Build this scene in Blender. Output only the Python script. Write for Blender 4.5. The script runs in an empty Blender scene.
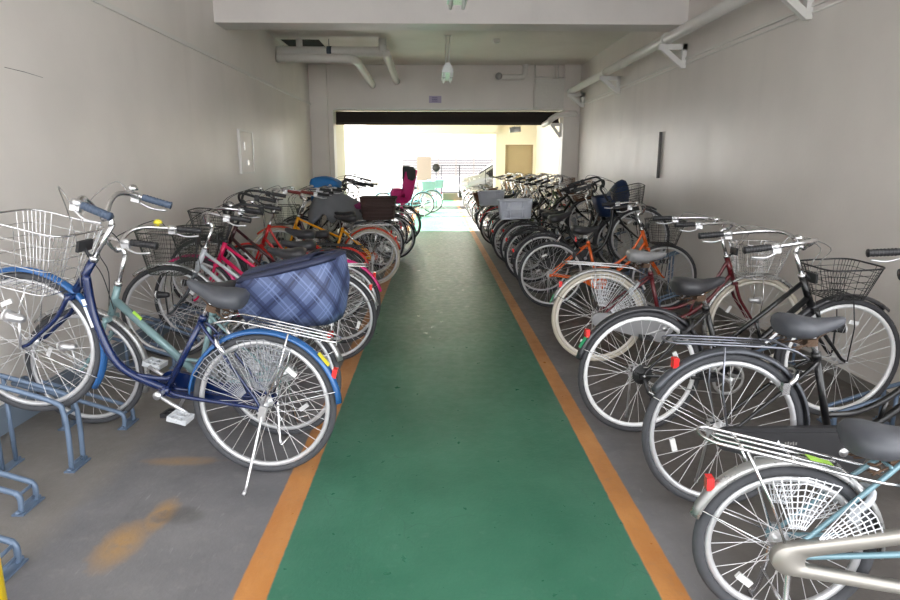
import bpy, math, random
from mathutils import Vector, Matrix
random.seed(7)
PI = math.pi
R_ = math.radians
scene = bpy.context.scene
COL = scene.collection

# ------------------------------------------------------------------ mesh builder
def V(*a): return Vector(a)
def smooth_path(pts, n=5):
    P = [Vector(p) for p in pts]
    if len(P) < 3: return P
    out = []
    for i in range(len(P) - 1):
        p0 = P[i - 1] if i > 0 else P[i] * 2 - P[i + 1]
        p1, p2 = P[i], P[i + 1]
        p3 = P[i + 2] if i + 2 < len(P) else P[i + 1] * 2 - P[i]
        for k in range(n):
            t = k / n
            out.append(0.5 * ((2 * p1) + (p2 - p0) * t + (2 * p0 - 5 * p1 + 4 * p2 - p3) * t * t + (3 * p1 - p0 - 3 * p2 + p3) * t ** 3))
    out.append(P[-1])
    return out

class MB:
    def __init__(s): s.v = []; s.f = []; s.flat = set()
    def add(s, vs, fs, flat=False):
        b = len(s.v); s.v += [tuple(p) for p in vs]
        for f in fs:
            if flat: s.flat.add(len(s.f))
            s.f.append(tuple(i + b for i in f))
    def tube(s, pts, r, seg=8, closed=False, caps=True, sm=0):
        P = smooth_path(pts, sm) if sm else [Vector(p) for p in pts]
        n = len(P); vs = []; fs = []
        rr = r if isinstance(r, (list, tuple)) else None
        up = None
        for i in range(n):
            if closed: t = P[(i + 1) % n] - P[i - 1]
            elif i == 0: t = P[1] - P[0]
            elif i == n - 1: t = P[-1] - P[-2]
            else: t = P[i + 1] - P[i - 1]
            if t.length < 1e-9: t = V(0, 0, 1)
            t.normalize()
            if up is None:
                up = V(0, 0, 1) if abs(t.z) < .9 else V(1, 0, 0)
            up = (up - t * up.dot(t))
            if up.length < 1e-6: up = t.orthogonal()
            up.normalize(); side = t.cross(up)
            ri = r if rr is None else rr[0] + (rr[1] - rr[0]) * i / max(1, n - 1)
            for k in range(seg):
                a = 2 * PI * k / seg
                vs.append(P[i] + (up * math.cos(a) + side * math.sin(a)) * ri)
        m = n if closed else n - 1
        for i in range(m):
            j = (i + 1) % n
            for k in range(seg):
                l = (k + 1) % seg
                fs.append((i * seg + k, i * seg + l, j * seg + l, j * seg + k))
        if caps and not closed:
            fs.append(tuple(range(seg - 1, -1, -1))); fs.append(tuple((n - 1) * seg + k for k in range(seg)))
        s.add(vs, fs); return s
    def box(s, c, d, rot=None, bev=0):
        cx, cy, cz = c; x, y, z = d[0] / 2, d[1] / 2, d[2] / 2
        vs = [V(a * x, b * y, e * z) for a in (-1, 1) for b in (-1, 1) for e in (-1, 1)]
        if rot is not None: vs = [rot @ v for v in vs]
        vs = [v + V(cx, cy, cz) for v in vs]
        s.add(vs, [(0, 1, 3, 2), (4, 6, 7, 5), (0, 4, 5, 1), (2, 3, 7, 6), (0, 2, 6, 4), (1, 5, 7, 3)], flat=True); return s
    def quadbox(s, x0, x1, y0, y1, z0, z1):
        return s.box(((x0 + x1) / 2, (y0 + y1) / 2, (z0 + z1) / 2), (x1 - x0, y1 - y0, z1 - z0))
    def loft(s, rings, closed=False, caps=True):
        n = len(rings); m = len(rings[0]); vs = [p for r in rings for p in r]; fs = []
        for i in range(n if closed else n - 1):
            j = (i + 1) % n
            for k in range(m):
                l = (k + 1) % m
                fs.append((i * m + k, i * m + l, j * m + l, j * m + k))
        if caps and not closed:
            fs.append(tuple(range(m - 1, -1, -1))); fs.append(tuple((n - 1) * m + k for k in range(m)))
        s.add(vs, fs); return s
    def lathe_y(s, prof, c=(0, 0, 0), seg=24):           # profile (radius, y) around the y axis
        rings = []
        for r, y in prof:
            rings.append([V(c[0] + r * math.cos(2 * PI * k / seg), c[1] + y, c[2] + r * math.sin(2 * PI * k / seg)) for k in range(seg)])
        return s.loft(rings)
    def lathe_z(s, prof, c=(0, 0, 0), seg=20):
        rings = [[V(c[0] + r * math.cos(2 * PI * k / seg), c[1] + r * math.sin(2 * PI * k / seg), c[2] + z) for k in range(seg)] for r, z in prof]
        return s.loft(rings)
    def ring(s, R, w, h, c=(0, 0, 0), seg=44, prof=6, rad=None):   # torus about y axis, ellipse section
        rings = []
        for i in range(seg):
            a = 2 * PI * i / seg; rg = []
            for k in range(prof):
                b = 2 * PI * k / prof
                rr = R + h * math.cos(b)
                rg.append(V(c[0] + rr * math.cos(a), c[1] + w * math.sin(b), c[2] + rr * math.sin(a)))
            rings.append(rg)
        return s.loft(rings, closed=True)
    def prism(s, poly, y0, y1):                         # polygon in xz, extruded along y
        n = len(poly)
        vs = [V(x, y0, z) for x, z in poly] + [V(x, y1, z) for x, z in poly]
        fs = [tuple(range(n)), tuple(range(2 * n - 1, n - 1, -1))] + [(i, i + n, (i + 1) % n + n, (i + 1) % n) for i in range(n)]
        s.add(vs, fs, flat=True); return s
    def mesh(s, name):
        me = bpy.data.meshes.new(name)
        me.from_pydata(s.v, [], s.f)
        fl = s.flat
        me.polygons.foreach_set('use_smooth', [i not in fl for i in range(len(s.f))])
        me.update(); return me

def fixn(me):
    import bmesh
    bm = bmesh.new(); bm.from_mesh(me); bmesh.ops.recalc_face_normals(bm, faces=bm.faces); bm.to_mesh(me); bm.free(); return me

def obj(name, src, mat, parent=None, M=None):
    me = src if isinstance(src, bpy.types.Mesh) else fixn(src.mesh(name))
    o = bpy.data.objects.new(name, me); COL.objects.link(o)
    if mat:
        if not me.materials: me.materials.append(mat)
        if me.materials[0] is not mat:
            o.material_slots[0].link = 'OBJECT'; o.material_slots[0].material = mat
    if parent is not None: o.parent = parent
    if M is not None: o.matrix_basis = M
    return o
def tag(o, label=None, cat=None, group=None, kind=None):
    if label: o['label'] = label
    if cat: o['category'] = cat
    if group: o['group'] = group
    if kind: o['kind'] = kind
    return o
def struct(name, src, mat, parent=None):
    o = obj(name, src, mat, parent)
    if parent is None: o['kind'] = 'structure'
    return o
def empty(name, loc=(0, 0, 0), rz=0):
    o = bpy.data.objects.new(name, None); COL.objects.link(o); o.location = loc; o.rotation_euler = (0, 0, rz)
    o.empty_display_size = .1
    return o

# ------------------------------------------------------------------ materials
def srgb(r, g, b):
    f = lambda c: (c / 255 / 12.92) if c / 255 <= .04045 else ((c / 255 + .055) / 1.055) ** 2.4
    return (f(r), f(g), f(b), 1)
MATS = {}
def mat(name, col, rough=.5, metal=0., var=.08, scale=30., bump=0., coat=0., trans=0., alpha=1.):
    if name in MATS: return MATS[name]
    m = bpy.data.materials.new(name); m.use_nodes = True
    nt = m.node_tree; N = nt.nodes; L = nt.links; b = N['Principled BSDF']
    tc = N.new('ShaderNodeTexCoord'); nz = N.new('ShaderNodeTexNoise'); nz.inputs['Scale'].default_value = scale
    nz.inputs['Detail'].default_value = 4
    L.new(tc.outputs['Object'], nz.inputs['Vector'])
    mx = N.new('ShaderNodeMix'); mx.data_type = 'RGBA'
    c = Vector(col[:3])
    mx.inputs['A'].default_value = (*(c * (1 - var)), 1); mx.inputs['B'].default_value = (*[min(1, x) for x in (c * (1 + var))], 1)
    L.new(nz.outputs['Fac'], mx.inputs['Factor']); L.new(mx.outputs['Result'], b.inputs['Base Color'])
    mr = N.new('ShaderNodeMapRange'); mr.inputs['To Min'].default_value = max(.03, rough - .08); mr.inputs['To Max'].default_value = min(1, rough + .08)
    L.new(nz.outputs['Fac'], mr.inputs['Value']); L.new(mr.outputs['Result'], b.inputs['Roughness'])
    b.inputs['Metallic'].default_value = metal
    b.inputs['Coat Weight'].default_value = coat
    b.inputs['Transmission Weight'].default_value = trans
    b.inputs['Alpha'].default_value = alpha
    if bump:
        bp = N.new('ShaderNodeBump'); bp.inputs['Strength'].default_value = bump; bp.inputs['Distance'].default_value = .004
        L.new(nz.outputs['Fac'], bp.inputs['Height']); L.new(bp.outputs['Normal'], b.inputs['Normal'])
    MATS[name] = m; return m
def paint(name, r, g, b, rough=.3): return mat('paint_' + name, srgb(r, g, b), rough, .15, .06, 12, coat=.5)

rubber = mat('rubber', (.045, .045, .05), .75, 0, .25, 60)
rubber_grey = mat('dusty_rubber', (.058, .06, .068), .8, 0, .2, 40)
rubber_cream = mat('cream_rubber', (.55, .50, .42), .7, 0, .1, 40)
chrome = mat('chrome', (.78, .78, .80), .22, 1., .05, 25)
alloy = mat('brushed_alloy', (.72, .72, .74), .38, .9, .06, 25)
rim_silver = mat('rim_alloy', (.62, .62, .64), .42, .55, .05, 20)
rim_cream = mat('rim_cream', (.72, .68, .62), .4, .2, .05, 20)
rim_black = mat('rim_black', (.05, .05, .055), .4, .4, .1, 20)
spoke_m = mat('spoke_steel', (.80, .80, .82), .35, .7, .05, 20)
dull_steel = mat('dull_steel', (.35, .34, .33), .5, .8, .15, 40)
rusty = mat('rusty_steel', (.12, .075, .05), .7, .5, .4, 60, bump=.3)
bl_plastic = mat('black_plastic', (.025, .025, .028), .45, 0, .2, 30)
bl_wire = mat('black_wire', (.03, .03, .032), .45, .2, .2, 30)
dk_wire = mat('dark_green_wire', (.05, .055, .05), .5, .2, .2, 30)
saddle_grey = mat('saddle_grey', (.068, .072, .085), .5, 0, .12, 25, bump=.15)
saddle_black = mat('saddle_black', (.035, .035, .04), .42, 0, .12, 25, bump=.15)
saddle_light = mat('saddle_light', (.27, .27, .28), .35, 0, .12, 25, bump=.1)
saddle_brown = mat('saddle_brown', (.14, .07, .04), .5, 0, .12, 25)
red_lens = mat('red_lens', (.75, .03, .03), .15, 0, .1, 80, coat=1)
white_lens = mat('white_lens', (.8, .8, .8), .15, 0, .05, 80, coat=1)
orange_lens = mat('orange_lens', (.9, .28, .03), .2, 0, .05, 80, coat=1)
yellow_sticker = mat('yellow_sticker', (.85, .75, .05), .4, 0, .05, 50)
lime_sticker = mat('lime_sticker', (.45, .80, .10), .4, 0, .08, 50)
green_sticker = mat('green_sticker', (.03, .42, .18), .4, 0, .08, 50)
white_mark = mat('white_mark', (.85, .87, .9), .4, 0, .03, 50)
dark_mark = mat('dark_mark', (.05, .04, .035), .4, 0, .03, 50)
cover_blue = mat('cover_blue', srgb(38, 120, 190), .55, 0, .15, 8, bump=.6)
navy_plastic = mat('navy_plastic', srgb(28, 48, 84), .5, 0, .15, 8)
tarp_grey = mat('tarp_grey', srgb(122, 124, 130), .6, 0, .12, 9, bump=.8)
grey_plastic = mat('grey_plastic', srgb(214, 218, 230), .5, 0, .05, 20)
wicker = mat('dark_wicker', srgb(62, 42, 38), .65, 0, .4, 120, bump=.8)
wicker_mid = mat('brown_wicker', srgb(112, 74, 48), .65, 0, .4, 120, bump=.8)
pink_fabric = mat('pink_fabric', srgb(235, 50, 140), .6, 0, .1, 20)
seat_dark = mat('seat_dark', (.04, .04, .045), .55, 0, .15, 20)
teal_fabric = mat('pale_teal_cover', srgb(150, 190, 190), .6, 0, .1, 15)
clear_net = mat('net_white', (.75, .76, .80), .5, 0, .04, 30)

# ------------------------------------------------------------------ bicycle parts (cached meshes, bicycle frame: x forward, y left, z up, rear contact at origin)
CACHE = {}
def cached(key, fn, name):
    k = (name,) + tuple(key)
    if k not in CACHE: CACHE[k] = fixn(fn().mesh(name))
    return CACHE[k]
def cm(key, fn, name, m, parent, M=None, nm=None):
    me = cached(key, fn, name)
    o = bpy.data.objects.new(nm or name, me); COL.objects.link(o)
    if not me.materials: me.materials.append(m)
    if me.materials[0] is not m:
        o.material_slots[0].link = 'OBJECT'; o.material_slots[0].material = m
    o.parent = parent
    if M is not None: o.matrix_basis = M
    return o

def arc(c, R, a0, a1, n, y=0):
    return [V(c[0] + R * math.cos(R_(a0 + (a1 - a0) * i / n)), y, c[1] + R * math.sin(R_(a0 + (a1 - a0) * i / n))) for i in range(n + 1)]
def b_rim(R, tw):
    m = MB(); m.ring(R - tw - .011, .013, .0125, seg=48, prof=8); return m
def b_tyre(R, tw):
    m = MB(); m.ring(R - tw / 2 - .001, .017 if tw < .034 else .022, tw / 2 + .001, seg=48, prof=8); return m
def b_spokes(R, tw, n, hubr):
    m = MB(); Ro = R - tw - .018
    for i in range(n):
        a = 2 * PI * i / n; side = 1 if i % 2 else -1
        off = (1 if (i // 2) % 2 else -1) * 1.15
        p = V(hubr * math.cos(a + off), side * .028, hubr * math.sin(a + off)); q = V(Ro * math.cos(a), side * .003, Ro * math.sin(a))
        m.tube([p, q], .0014, 4, caps=False)
    return m
def b_hub(w, r):
    return MB().lathe_y([(.006, -w - .02), (.006, -w - .003), (.013, -w), (r * .5, -w + .006), (r, -.030), (r, -.026), (r * .45, -.02), (r * .42, .02), (r, .026), (r, .030), (r * .5, w - .006), (.013, w), (.006, w + .003), (.006, w + .02)], seg=16)
def b_fender(R, a0, a1, w, n=28):
    m = MB(); rings = []
    for i in range(n + 1):
        a = R_(a0 + (a1 - a0) * i / n); rg = []
        prof = [(-w, -.010), (-w * .8, .002), (-w * .4, .009), (0, .011), (w * .4, .009), (w * .8, .002), (w, -.010), (w * .93, -.011), (w * .75, -.001), (0, .008), (-w * .75, -.001), (-w * .93, -.011)]
        for y, d in prof:
            rr = R + .016 + d
            rg.append(V(rr * math.cos(a), y, rr * math.sin(a)))
        rings.append(rg)
    return m.loft(rings)
def b_stay(R, ang, w=.03):
    m = MB()
    for s in (-1, 1):
        a = R_(ang); rr = R + .012
        m.tube([V(0, s * .062, 0), V(rr * math.cos(a), s * w, rr * math.sin(a))], .0026, 5)
        a = R_(ang + 16 if ang > 0 else ang - 16)
    return m

def b_frame(R, ft, WB):
    m = MB(); k = (R - .345)
    BB = (.47, .295 + k * .3); CL = (.355, .69 + k * .6)
    HB = (WB - .19, .66 + k); HT = (WB - .25, .82 + k)
    if R < .3: HB = (WB - .15, .58); HT = (WB - .22, .78); CL = (.34, .62)
    P = lambda q, y=0: V(q[0], y, q[1])
    L2 = lambda a, b, t: (a[0] + (b[0] - a[0]) * t, a[1] + (b[1] - a[1]) * t)
    m.tube([P(BB), P(CL)], .0155, 10)
    m.tube([P(L2(CL, BB, -.02)), P(L2(CL, BB, .05))], .0195, 10)
    m.tube([P(L2(HB, HT, -.03)), P(L2(HB, HT, 1.03))], .019, 12)
    m.tube([P(BB, -.037), P(BB, .037)], .022, 12)
    h = lambda t: L2(HB, HT, t)
    if ft == 'curve':
        m.tube([P(h(.55)), V(WB - .27, 0, .60 + k), V(WB - .33, 0, .48 + k), V(WB - .405, 0, .38 + k * .7), V(WB - .50, 0, .325 + k * .5), P(BB)], .0205, 12, sm=6)
        m.tube([V(WB - .50, 0, .325 + k * .5), V(.50, 0, .34 + k * .5), P(L2(BB, CL, .18))], .012, 8, sm=4)
    elif ft == 'twin':
        m.tube([P(h(.85)), P(L2(BB, CL, .38))], .013, 10); m.tube([P(h(.3)), P(L2(BB, CL, .03))], .0165, 10)
        m.tube([P(L2(h(.85), L2(BB, CL, .38), .55)), P(L2(h(.3), BB, .55))], .009, 8)
    elif ft == 'loop':
        m.tube([P(h(.85)), V(WB - .33, 0, .62 + k), V(WB - .45, 0, .50 + k), V(WB - .58, 0, .435 + k), P(L2(BB, CL, .32))], .013, 10, sm=6)
        m.tube([P(h(.25)), V(WB - .33, 0, .52 + k), V(WB - .45, 0, .41 + k), V(WB - .56, 0, .345 + k * .6), P(BB)], .016, 10, sm=6)
        m.tube([V(WB - .45, 0, .50 + k), V(WB - .47, 0, .40 + k)], .009, 8)
    elif ft == 'high':
        m.tube([P(h(.88)), P(L2(BB, CL, .72))], .0135, 10); m.tube([P(h(.3)), P(BB)], .0175, 10)
    else:
        m.tube([P(h(.5)), P(L2(BB, CL, .06))], .022, 12)
        m.tube([P(L2(h(.5), BB, .72)), P(L2(BB, CL, .28))], .011, 8)
    for s in (-1, 1):
        m.tube([V(BB[0] - .02, s * .022, BB[1]), V(BB[0] - .10, s * .042, BB[1] + .004), V(.06, s * .058, R - .004), V(-.012, s * .060, R)], [.0115, .0085], 8, sm=3)
        m.tube([P(L2(CL, BB, .06), s * .014), V(CL[0] - .07, s * .042, CL[1] - .08), V(.04, s * .058, R + .05), V(0, s * .060, R)], [.0085, .0075], 8, sm=3)
        m.box((-.008, s * .060, R), (.04, .006, .03))
    m.tube([V(.275, -.045, CL[1] - .06), V(.275, .045, CL[1] - .06)], .006, 6)
    return m
def geo(R, WB):
    k = R - .345
    if R < .3: return (.47, .295 + k * .3), (.34, .62), (WB - .15, .58), (WB - .22, .78)
    return (.47, .295 + k * .3), (.355, .69 + k * .6), (WB - .19, .66 + k), (WB - .25, .82 + k)
def b_fork(R, WB):
    BB, CL, HB, HT = geo(R, WB); m = MB()
    m.box((HB[0] + .004, 0, HB[1] - .022), (.034, .11, .026))
    m.tube([V(HB[0], 0, HB[1] - .01), V(HB[0] + .004, 0, HB[1] - .035)], .018, 10)
    for s in (-1, 1):
        m.tube([V(HB[0] + .004, s * .05, HB[1] - .012), V(HB[0] + .045, s * .054, HB[1] - .13), V(WB - .075, s * .056, R + .085), V(WB - .03, s * .057, R + .022), V(WB + .004, s * .058, R)], [.0125, .0075], 8, sm=4)
    return m
def b_stem(R, WB, hh):
    BB, CL, HB, HT = geo(R, WB); d = V(HT[0] - HB[0], 0, HT[1] - HB[1]).normalized()
    p = V(HT[0], 0, HT[1]); q = p + d * (hh - HT[1]) / d.z; m = MB()
    m.tube([p, p + d * .022], .0215, 12)
    m.tube([p, q], .0115, 10); m.tube([q - d * .012, q + V(.012, 0, .02), q + V(.03, 0, .022)], .014, 8, sm=3)
    m.tube([q + V(.03, -.028, .024), q + V(.03, .028, .024)], .018, 10)
    return m
def bar_pts(R, WB, hh, style):
    BB, CL, HB, HT = geo(R, WB); d = V(HT[0] - HB[0], 0, HT[1] - HB[1]).normalized()
    q = V(HT[0], 0, HT[1]) + d * (hh - HT[1]) / d.z + V(.03, 0, .024)
    if style == 'city':
        o = [(0, 0, 0), (.012, .04, .012), (.012, .085, .055), (-.015, .14, .085), (-.065, .19, .09), (-.13, .225, .082), (-.20, .245, .074), (-.33, .262, .06)]
    elif style == 'short':
        o = [(0, 0, 0), (.02, .035, .02), (.035, .08, .06), (.035, .13, .088), (.02, .18, .092), (-.005, .22, .086), (-.03, .238, .08), (-.15, .262, .07)]
    elif style == 'sweep':
        o = [(0, 0, 0), (.012, .05, .015), (.005, .11, .045), (-.03, .17, .06), (-.10, .215, .06), (-.18, .235, .056), (-.28, .25, .05), (-.43, .262, .042)]
    else:
        o = [(0, 0, 0), (.0, .06, .015), (-.01, .13, .045), (-.03, .2, .055), (-.05, .25, .052), (-.07, .285, .05)]
    return [q + V(*a) for a in o]
def b_bar(R, WB, hh, style):
    P = bar_pts(R, WB, hh, style); L = [V(p.x, -p.y, p.z) for p in reversed(P)][:-1] + P
    return MB().tube(L, .0112, 10, sm=4)
def side(P, s): return [V(p.x, p.y * s, p.z) for p in P]
def b_grip(R, WB, hh, style, s):
    P = side(bar_pts(R, WB, hh, style), s); a, b = P[-1], P[-2]; d = (a - b).normalized(); L = .125
    m = MB(); m.tube([a - d * L, a - d * L * .95, a - d * .004, a + d * .006], .0165, 10)
    for i in range(7): m.tube([a - d * (L * (.1 + .12 * i)), a - d * (L * (.1 + .12 * i) + .005)], .0178, 10)
    m.tube([a + d * .003, a + d * .009], .0185, 10)
    return m
def b_lever(R, WB, hh, style, s):
    P = side(bar_pts(R, WB, hh, style), s); a, b = P[-1], P[-2]; d = (a - b).normalized(); c = a - d * .155
    m = MB(); m.tube([c - d * .018, c + d * .018], .0175, 10); m.box(tuple(c + V(.0, s * .004, -.02)), (.04, .022, .024))
    m.tube([c + V(.01, s * .006, -.022), c + V(-.01, s * .018, -.035) + d * .01, c + d * .07 + V(0, s * .022, -.045), c + d * .135 + V(0, s * .018, -.035)], .0055, 6, sm=4)
    return m
def b_cable(R, WB, hh, style):
    BB, CL, HB, HT = geo(R, WB); m = MB()
    for s in (-1, 1):
        P = side(bar_pts(R, WB, hh, style), s); a, b = P[-1], P[-2]; d = (a - b).normalized(); c = a - d * .16
        e = V(HB[0] + .02, s * .01, HB[1] - .01) if s < 0 else V(HB[0] - .03, .02, HB[1] + .03)
        m.tube([c + V(.01, 0, -.02), c + V(.09, -s * .02, .045), V(HT[0] + .10, s * .06, hh + .02), V(HT[0] + .06, s * .03, HT[1] + .06), e], .0027, 5, sm=5)
    return m
def b_bell(R, WB, hh, style):
    P = side(bar_pts(R, WB, hh, style), -1); c = P[-3] + V(.02, 0, .03)
    m = MB(); m.lathe_z([(.002, .018), (.012, .016), (.021, .008), (.025, -.004), (.023, -.006), (.008, -.008), (.006, -.02)], c, 14)
    return m
def basket_rings(R, WB, big, n=1):
    BB, CL, HB, HT = geo(R, WB); ln, ht, zt, hw = big if isinstance(big, tuple) else ((.38, .29, .12, .20) if big else (.35, .24, .11, .18))
    z1 = HT[1] + zt; z0 = z1 - ht; x0 = HT[0] + .045; X1 = x0 + ln
    return (x0, X1, hw, z1), (x0 + .06, X1 - .07, hw * .76, z0)
def b_basket(R, WB, big, dense, sq=False):
    T, B = basket_rings(R, WB, big); m = MB()
    def ringpts(t, n=32):
        f = lambda a, b: a + (b - a) * t
        x0, x1, w, z = (f(T[i], B[i]) for i in range(4)); cx, hx = (x0 + x1) / 2, (x1 - x0) / 2; out = []
        for i in range(n):
            a = 2 * PI * i / n + PI / n
            c, s_ = math.cos(a), math.sin(a); e = .38
            zz = z + (.022 * (1 - t) * (c > .2) * 0)
            out.append(V(cx + hx * math.copysign(abs(c) ** e, c), w * math.copysign(abs(s_) ** e, s_), zz))
        return out
    nr = 9 if dense else 5
    m.tube(ringpts(0), .0048, 6, closed=True); m.tube(ringpts(1), .0035, 5, closed=True)
    for i in range(1, nr): m.tube(ringpts(i / nr), .0018 if not dense else .0015, 4, closed=True)
    nv = 60 if dense else 34
    a = ringpts(0, nv); b = ringpts(1, nv)
    for i in range(nv): m.tube([a[i], b[i]], .0018 if not dense else .0015, 4, caps=False)
    x0, x1, w, z = B
    for i in range(1, 8): m.tube([V(x0, -w + 2 * w * i / 8, z), V(x1, -w + 2 * w * i / 8, z)], .0018, 4, caps=False)
    for i in range(1, 7): m.tube([V(x0 + (x1 - x0) * i / 7, -w, z), V(x0 + (x1 - x0) * i / 7, w, z)], .0018, 4, caps=False)
    return m
def b_bstay(R, WB, big):
    T, B = basket_rings(R, WB, big); BB, CL, HB, HT = geo(R, WB); m = MB()
    for s in (-1, 1): m.tube([V(WB, s * .066, R), V(WB + .015, s * .075, R + .2), V(B[0] + .14, s * .07, B[3])], .0038, 6)
    m.tube([V(B[0] + .14, -.07, B[3]), V(B[0] + .14, .07, B[3])], .0038, 6)
    return m
def b_bmount(R, WB, big):
    T, B = basket_rings(R, WB, big); BB, CL, HB, HT = geo(R, WB); m = MB()
    m.box((T[0] + .0, 0, T[3] - .06), (.012, .11, .05)); m.tube([V(T[0], 0, T[3] - .07), V(HT[0] + .015, 0, HT[1] + .01)], .008, 6)
    return m
def rackz(R): return (.735 + (R - .345) * 2 if R > .3 else R * 2 + .055)
def b_rack(R):
    z = rackz(R); m = MB(); w = .062
    if R < .3: return b_rack_low(R)
    m.tube([V(.30, w * .7, z - .055), V(.22, w, z - .012), V(.12, w, z), V(-.20, w, z + .012), V(-.255, w * .9, z + .012), V(-.285, w * .4, z + .012), V(-.285, -w * .4, z + .012), V(-.255, -w * .9, z + .012), V(-.20, -w, z + .012), V(.12, -w, z), V(.22, -w, z - .012), V(.30, -w * .7, z - .055)], .0048, 6, sm=3)
    for y in (-.022, .022): m.tube([V(.13, y, z), V(-.235, y, z + .012)], .0042, 6)
    m.tube([V(-.235, -.022, z + .012), V(-.25, 0, z + .012), V(-.235, .022, z + .012)], .0042, 6, sm=3)
    for x in (.13, .02, -.10, -.21): m.tube([V(x, -w, z + .001), V(x, w, z + .001)], .0035, 6)
    for s in (-1, 1):
        m.tube([V(-.06, s * w, z), V(-.05, s * .066, R + .2), V(-.004, s * .068, R)], .0042, 6)
    return m
def b_rack_low(R):
    m = MB(); w = .06; z = lambda x: .655 - (x + .26) * .27
    P = lambda x, y: V(x, y, z(x))
    m.tube([P(.30, w * .7), P(.20, w), P(-.18, w), P(-.235, w * .9), P(-.262, w * .4), P(-.262, -w * .4), P(-.235, -w * .9), P(-.18, -w), P(.20, -w), P(.30, -w * .7)], .0052, 6, sm=3)
    for y in (-.022, .022): m.tube([P(.15, y), P(-.21, y)], .0045, 6)
    m.tube([P(-.21, -.022), P(-.225, 0), P(-.21, .022)], .0045, 6, sm=3)
    for x in (.15, .0, -.15): m.tube([P(x, -w), P(x, w)], .0038, 6)
    for s in (-1, 1): m.tube([P(-.14, s * w), V(-.06, s * .066, R + .17), V(-.004, s * .068, R)], .0045, 6)
    return m
def b_saddle(w=1., up=0.):
    m = MB(); rings = []
    secs = [(-.135, .035, .015, .045), (-.13, .075, .028, .062), (-.105, .100, .036, .075), (-.06, .105, .030, .078), (-.02, .085, .018, .070), (.03, .055, .010, .055), (.08, .034, .010, .045), (.115, .026, .013, .038), (.135, .016, .010, .026), (.14, .006, .004, .014)]
    for x, hw, zt, dp in secs:
        hw *= w; dp *= 1.22; rg = []
        for k in range(14):
            a = 2 * PI * k / 14; c, s_ = math.cos(a), math.sin(a)
            yy = hw * math.copysign(abs(c) ** .8, c); zz = zt - dp / 2 + dp / 2 * math.copysign(abs(s_) ** .7, s_)
            if s_ < 0: yy *= (1 - .25 * abs(s_))
            rg.append(V(x, yy, zz))
        rings.append(rg)
    return m.loft(rings)
def b_springs():
    m = MB()
    for s in (-1, 1):
        P = [V(-.085 + .016 * math.cos(t * .9), s * .055 + .016 * math.sin(t * .9), -.10 + .0032 * t) for t in range(24)]
        m.tube(P, .003, 5)
        m.tube([V(-.09, s * .055, -.10), V(-.02, s * .03, -.085), V(.05, s * .02, -.05), V(.11, s * .008, -.03)], .0035, 5, sm=3)
    m.box((-.005, 0, -.085), (.045, .06, .03))
    return m
def b_case(R, full=True):
    m = MB(); k = R - .345; bx, bz = .47, .295 + k * .3; poly = []
    r1 = .108 if full == True else (.07 if full == 'slim' else .13); r0 = .03 if full == 'slim' else (.06 if full == 'short' else .052)
    if full == 'short': r1 = .085
    for i in range(15):
        a = R_(95 + 170 * i / 14 - 0); poly.append(((.33 if full == 'short' else 0) - .01 + r0 * math.cos(a), R + r0 * math.sin(a) * .95))
    for i in range(21):
        a = R_(-97 + 194 * i / 20); poly.append((bx + r1 * math.cos(a), bz + r1 * math.sin(a)))
    if full == 'wide':
        cz = (R + bz) / 2 - .005
        sq = [(.06 + (x - .06) * .90 if x > 0 else x * .3 + .05, cz + (z - cz) * (.42 + .30 * max(0, min(1, x / .5)))) for x, z in poly]
        f = lambda P, y: [V(x, y, z) for x, z in P]
        return m.loft([f(poly, -.060), f(poly, -.086), f([(x * .99, cz + (z - cz) * .96) for x, z in poly], -.092), f(sq, -.092), f(sq, -.060)], closed=True)
    m.prism(poly, -.088, -.060)
    if full == 'slim': return m
    inner = [((x - bx * .5) * .93 + bx * .5, (z - (R + bz) / 2) * .78 + (R + bz) / 2) for x, z in poly]
    m.prism(inner, -.093, -.087)
    return m
def b_halfcase(R):
    m = MB(); k = R - .345; bx, bz = .47, .295 + k * .3; t = lambda a: (bx + .10 * math.cos(R_(a)), bz + .10 * math.sin(R_(a)))
    poly = [(.02, R + .045)] + [t(95 - i * 12) for i in range(12)] + [(bx + .085 * math.cos(R_(95 - i * 12)), bz + .085 * math.sin(R_(95 - i * 12))) for i in range(11, -1, -1)] + [(bx - .04, bz + .06), (.05, R + .01)]
    m.prism(poly, -.075, -.060); return m
def b_ringgear(R):
    m = MB(); k = R - .345; bx, bz = .47, .295 + k * .3
    m.ring(.082, .003, .010, (bx, -.062, bz), 32, 6)
    for i in range(5):
        a = 2 * PI * i / 5; m.tube([V(bx, -.062, bz), V(bx + .08 * math.cos(a), -.062, bz + .08 * math.sin(a))], .006, 6)
    m.tube([V(bx, -.062, bz + .088), V(0, -.052, R + .045)], .0035, 5); m.tube([V(bx, -.062, bz - .088), V(0, -.052, R - .045)], .0035, 5)
    return m
def b_cassette(R):
    m = MB()
    for i, r in enumerate((.055, .048, .042, .036, .03)): m.lathe_y([(r, -.034 - i * .005), (r, -.036 - i * .005)], (0, 0, R), 22)
    m.tube([V(.0, -.066, R - .02), V(.02, -.07, R - .09), V(.05, -.066, R - .13)], .009, 6); m.lathe_y([(.018, -.074), (.018, -.062)], (.05, 0, R - .13), 12)
    return m
def crank_pt(R, ang, s):
    k = R - .345; bx, bz = .47, .295 + k * .3; a = R_(ang) + (PI if s < 0 else 0)
    return V(bx, s * .085, bz), V(bx + .155 * math.cos(a), s * .10, bz + .155 * math.sin(a))
def b_crank(R, ang):
    m = MB()
    for s in (-1, 1):
        a, b = crank_pt(R, ang, s); m.tube([V(a.x, 0, a.z), a], .010, 8); m.tube([a, b], .009, 8); m.tube([a - V(0, s * .008, 0), a + V(0, s * .012, 0)], .019, 12)
    return m
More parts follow.
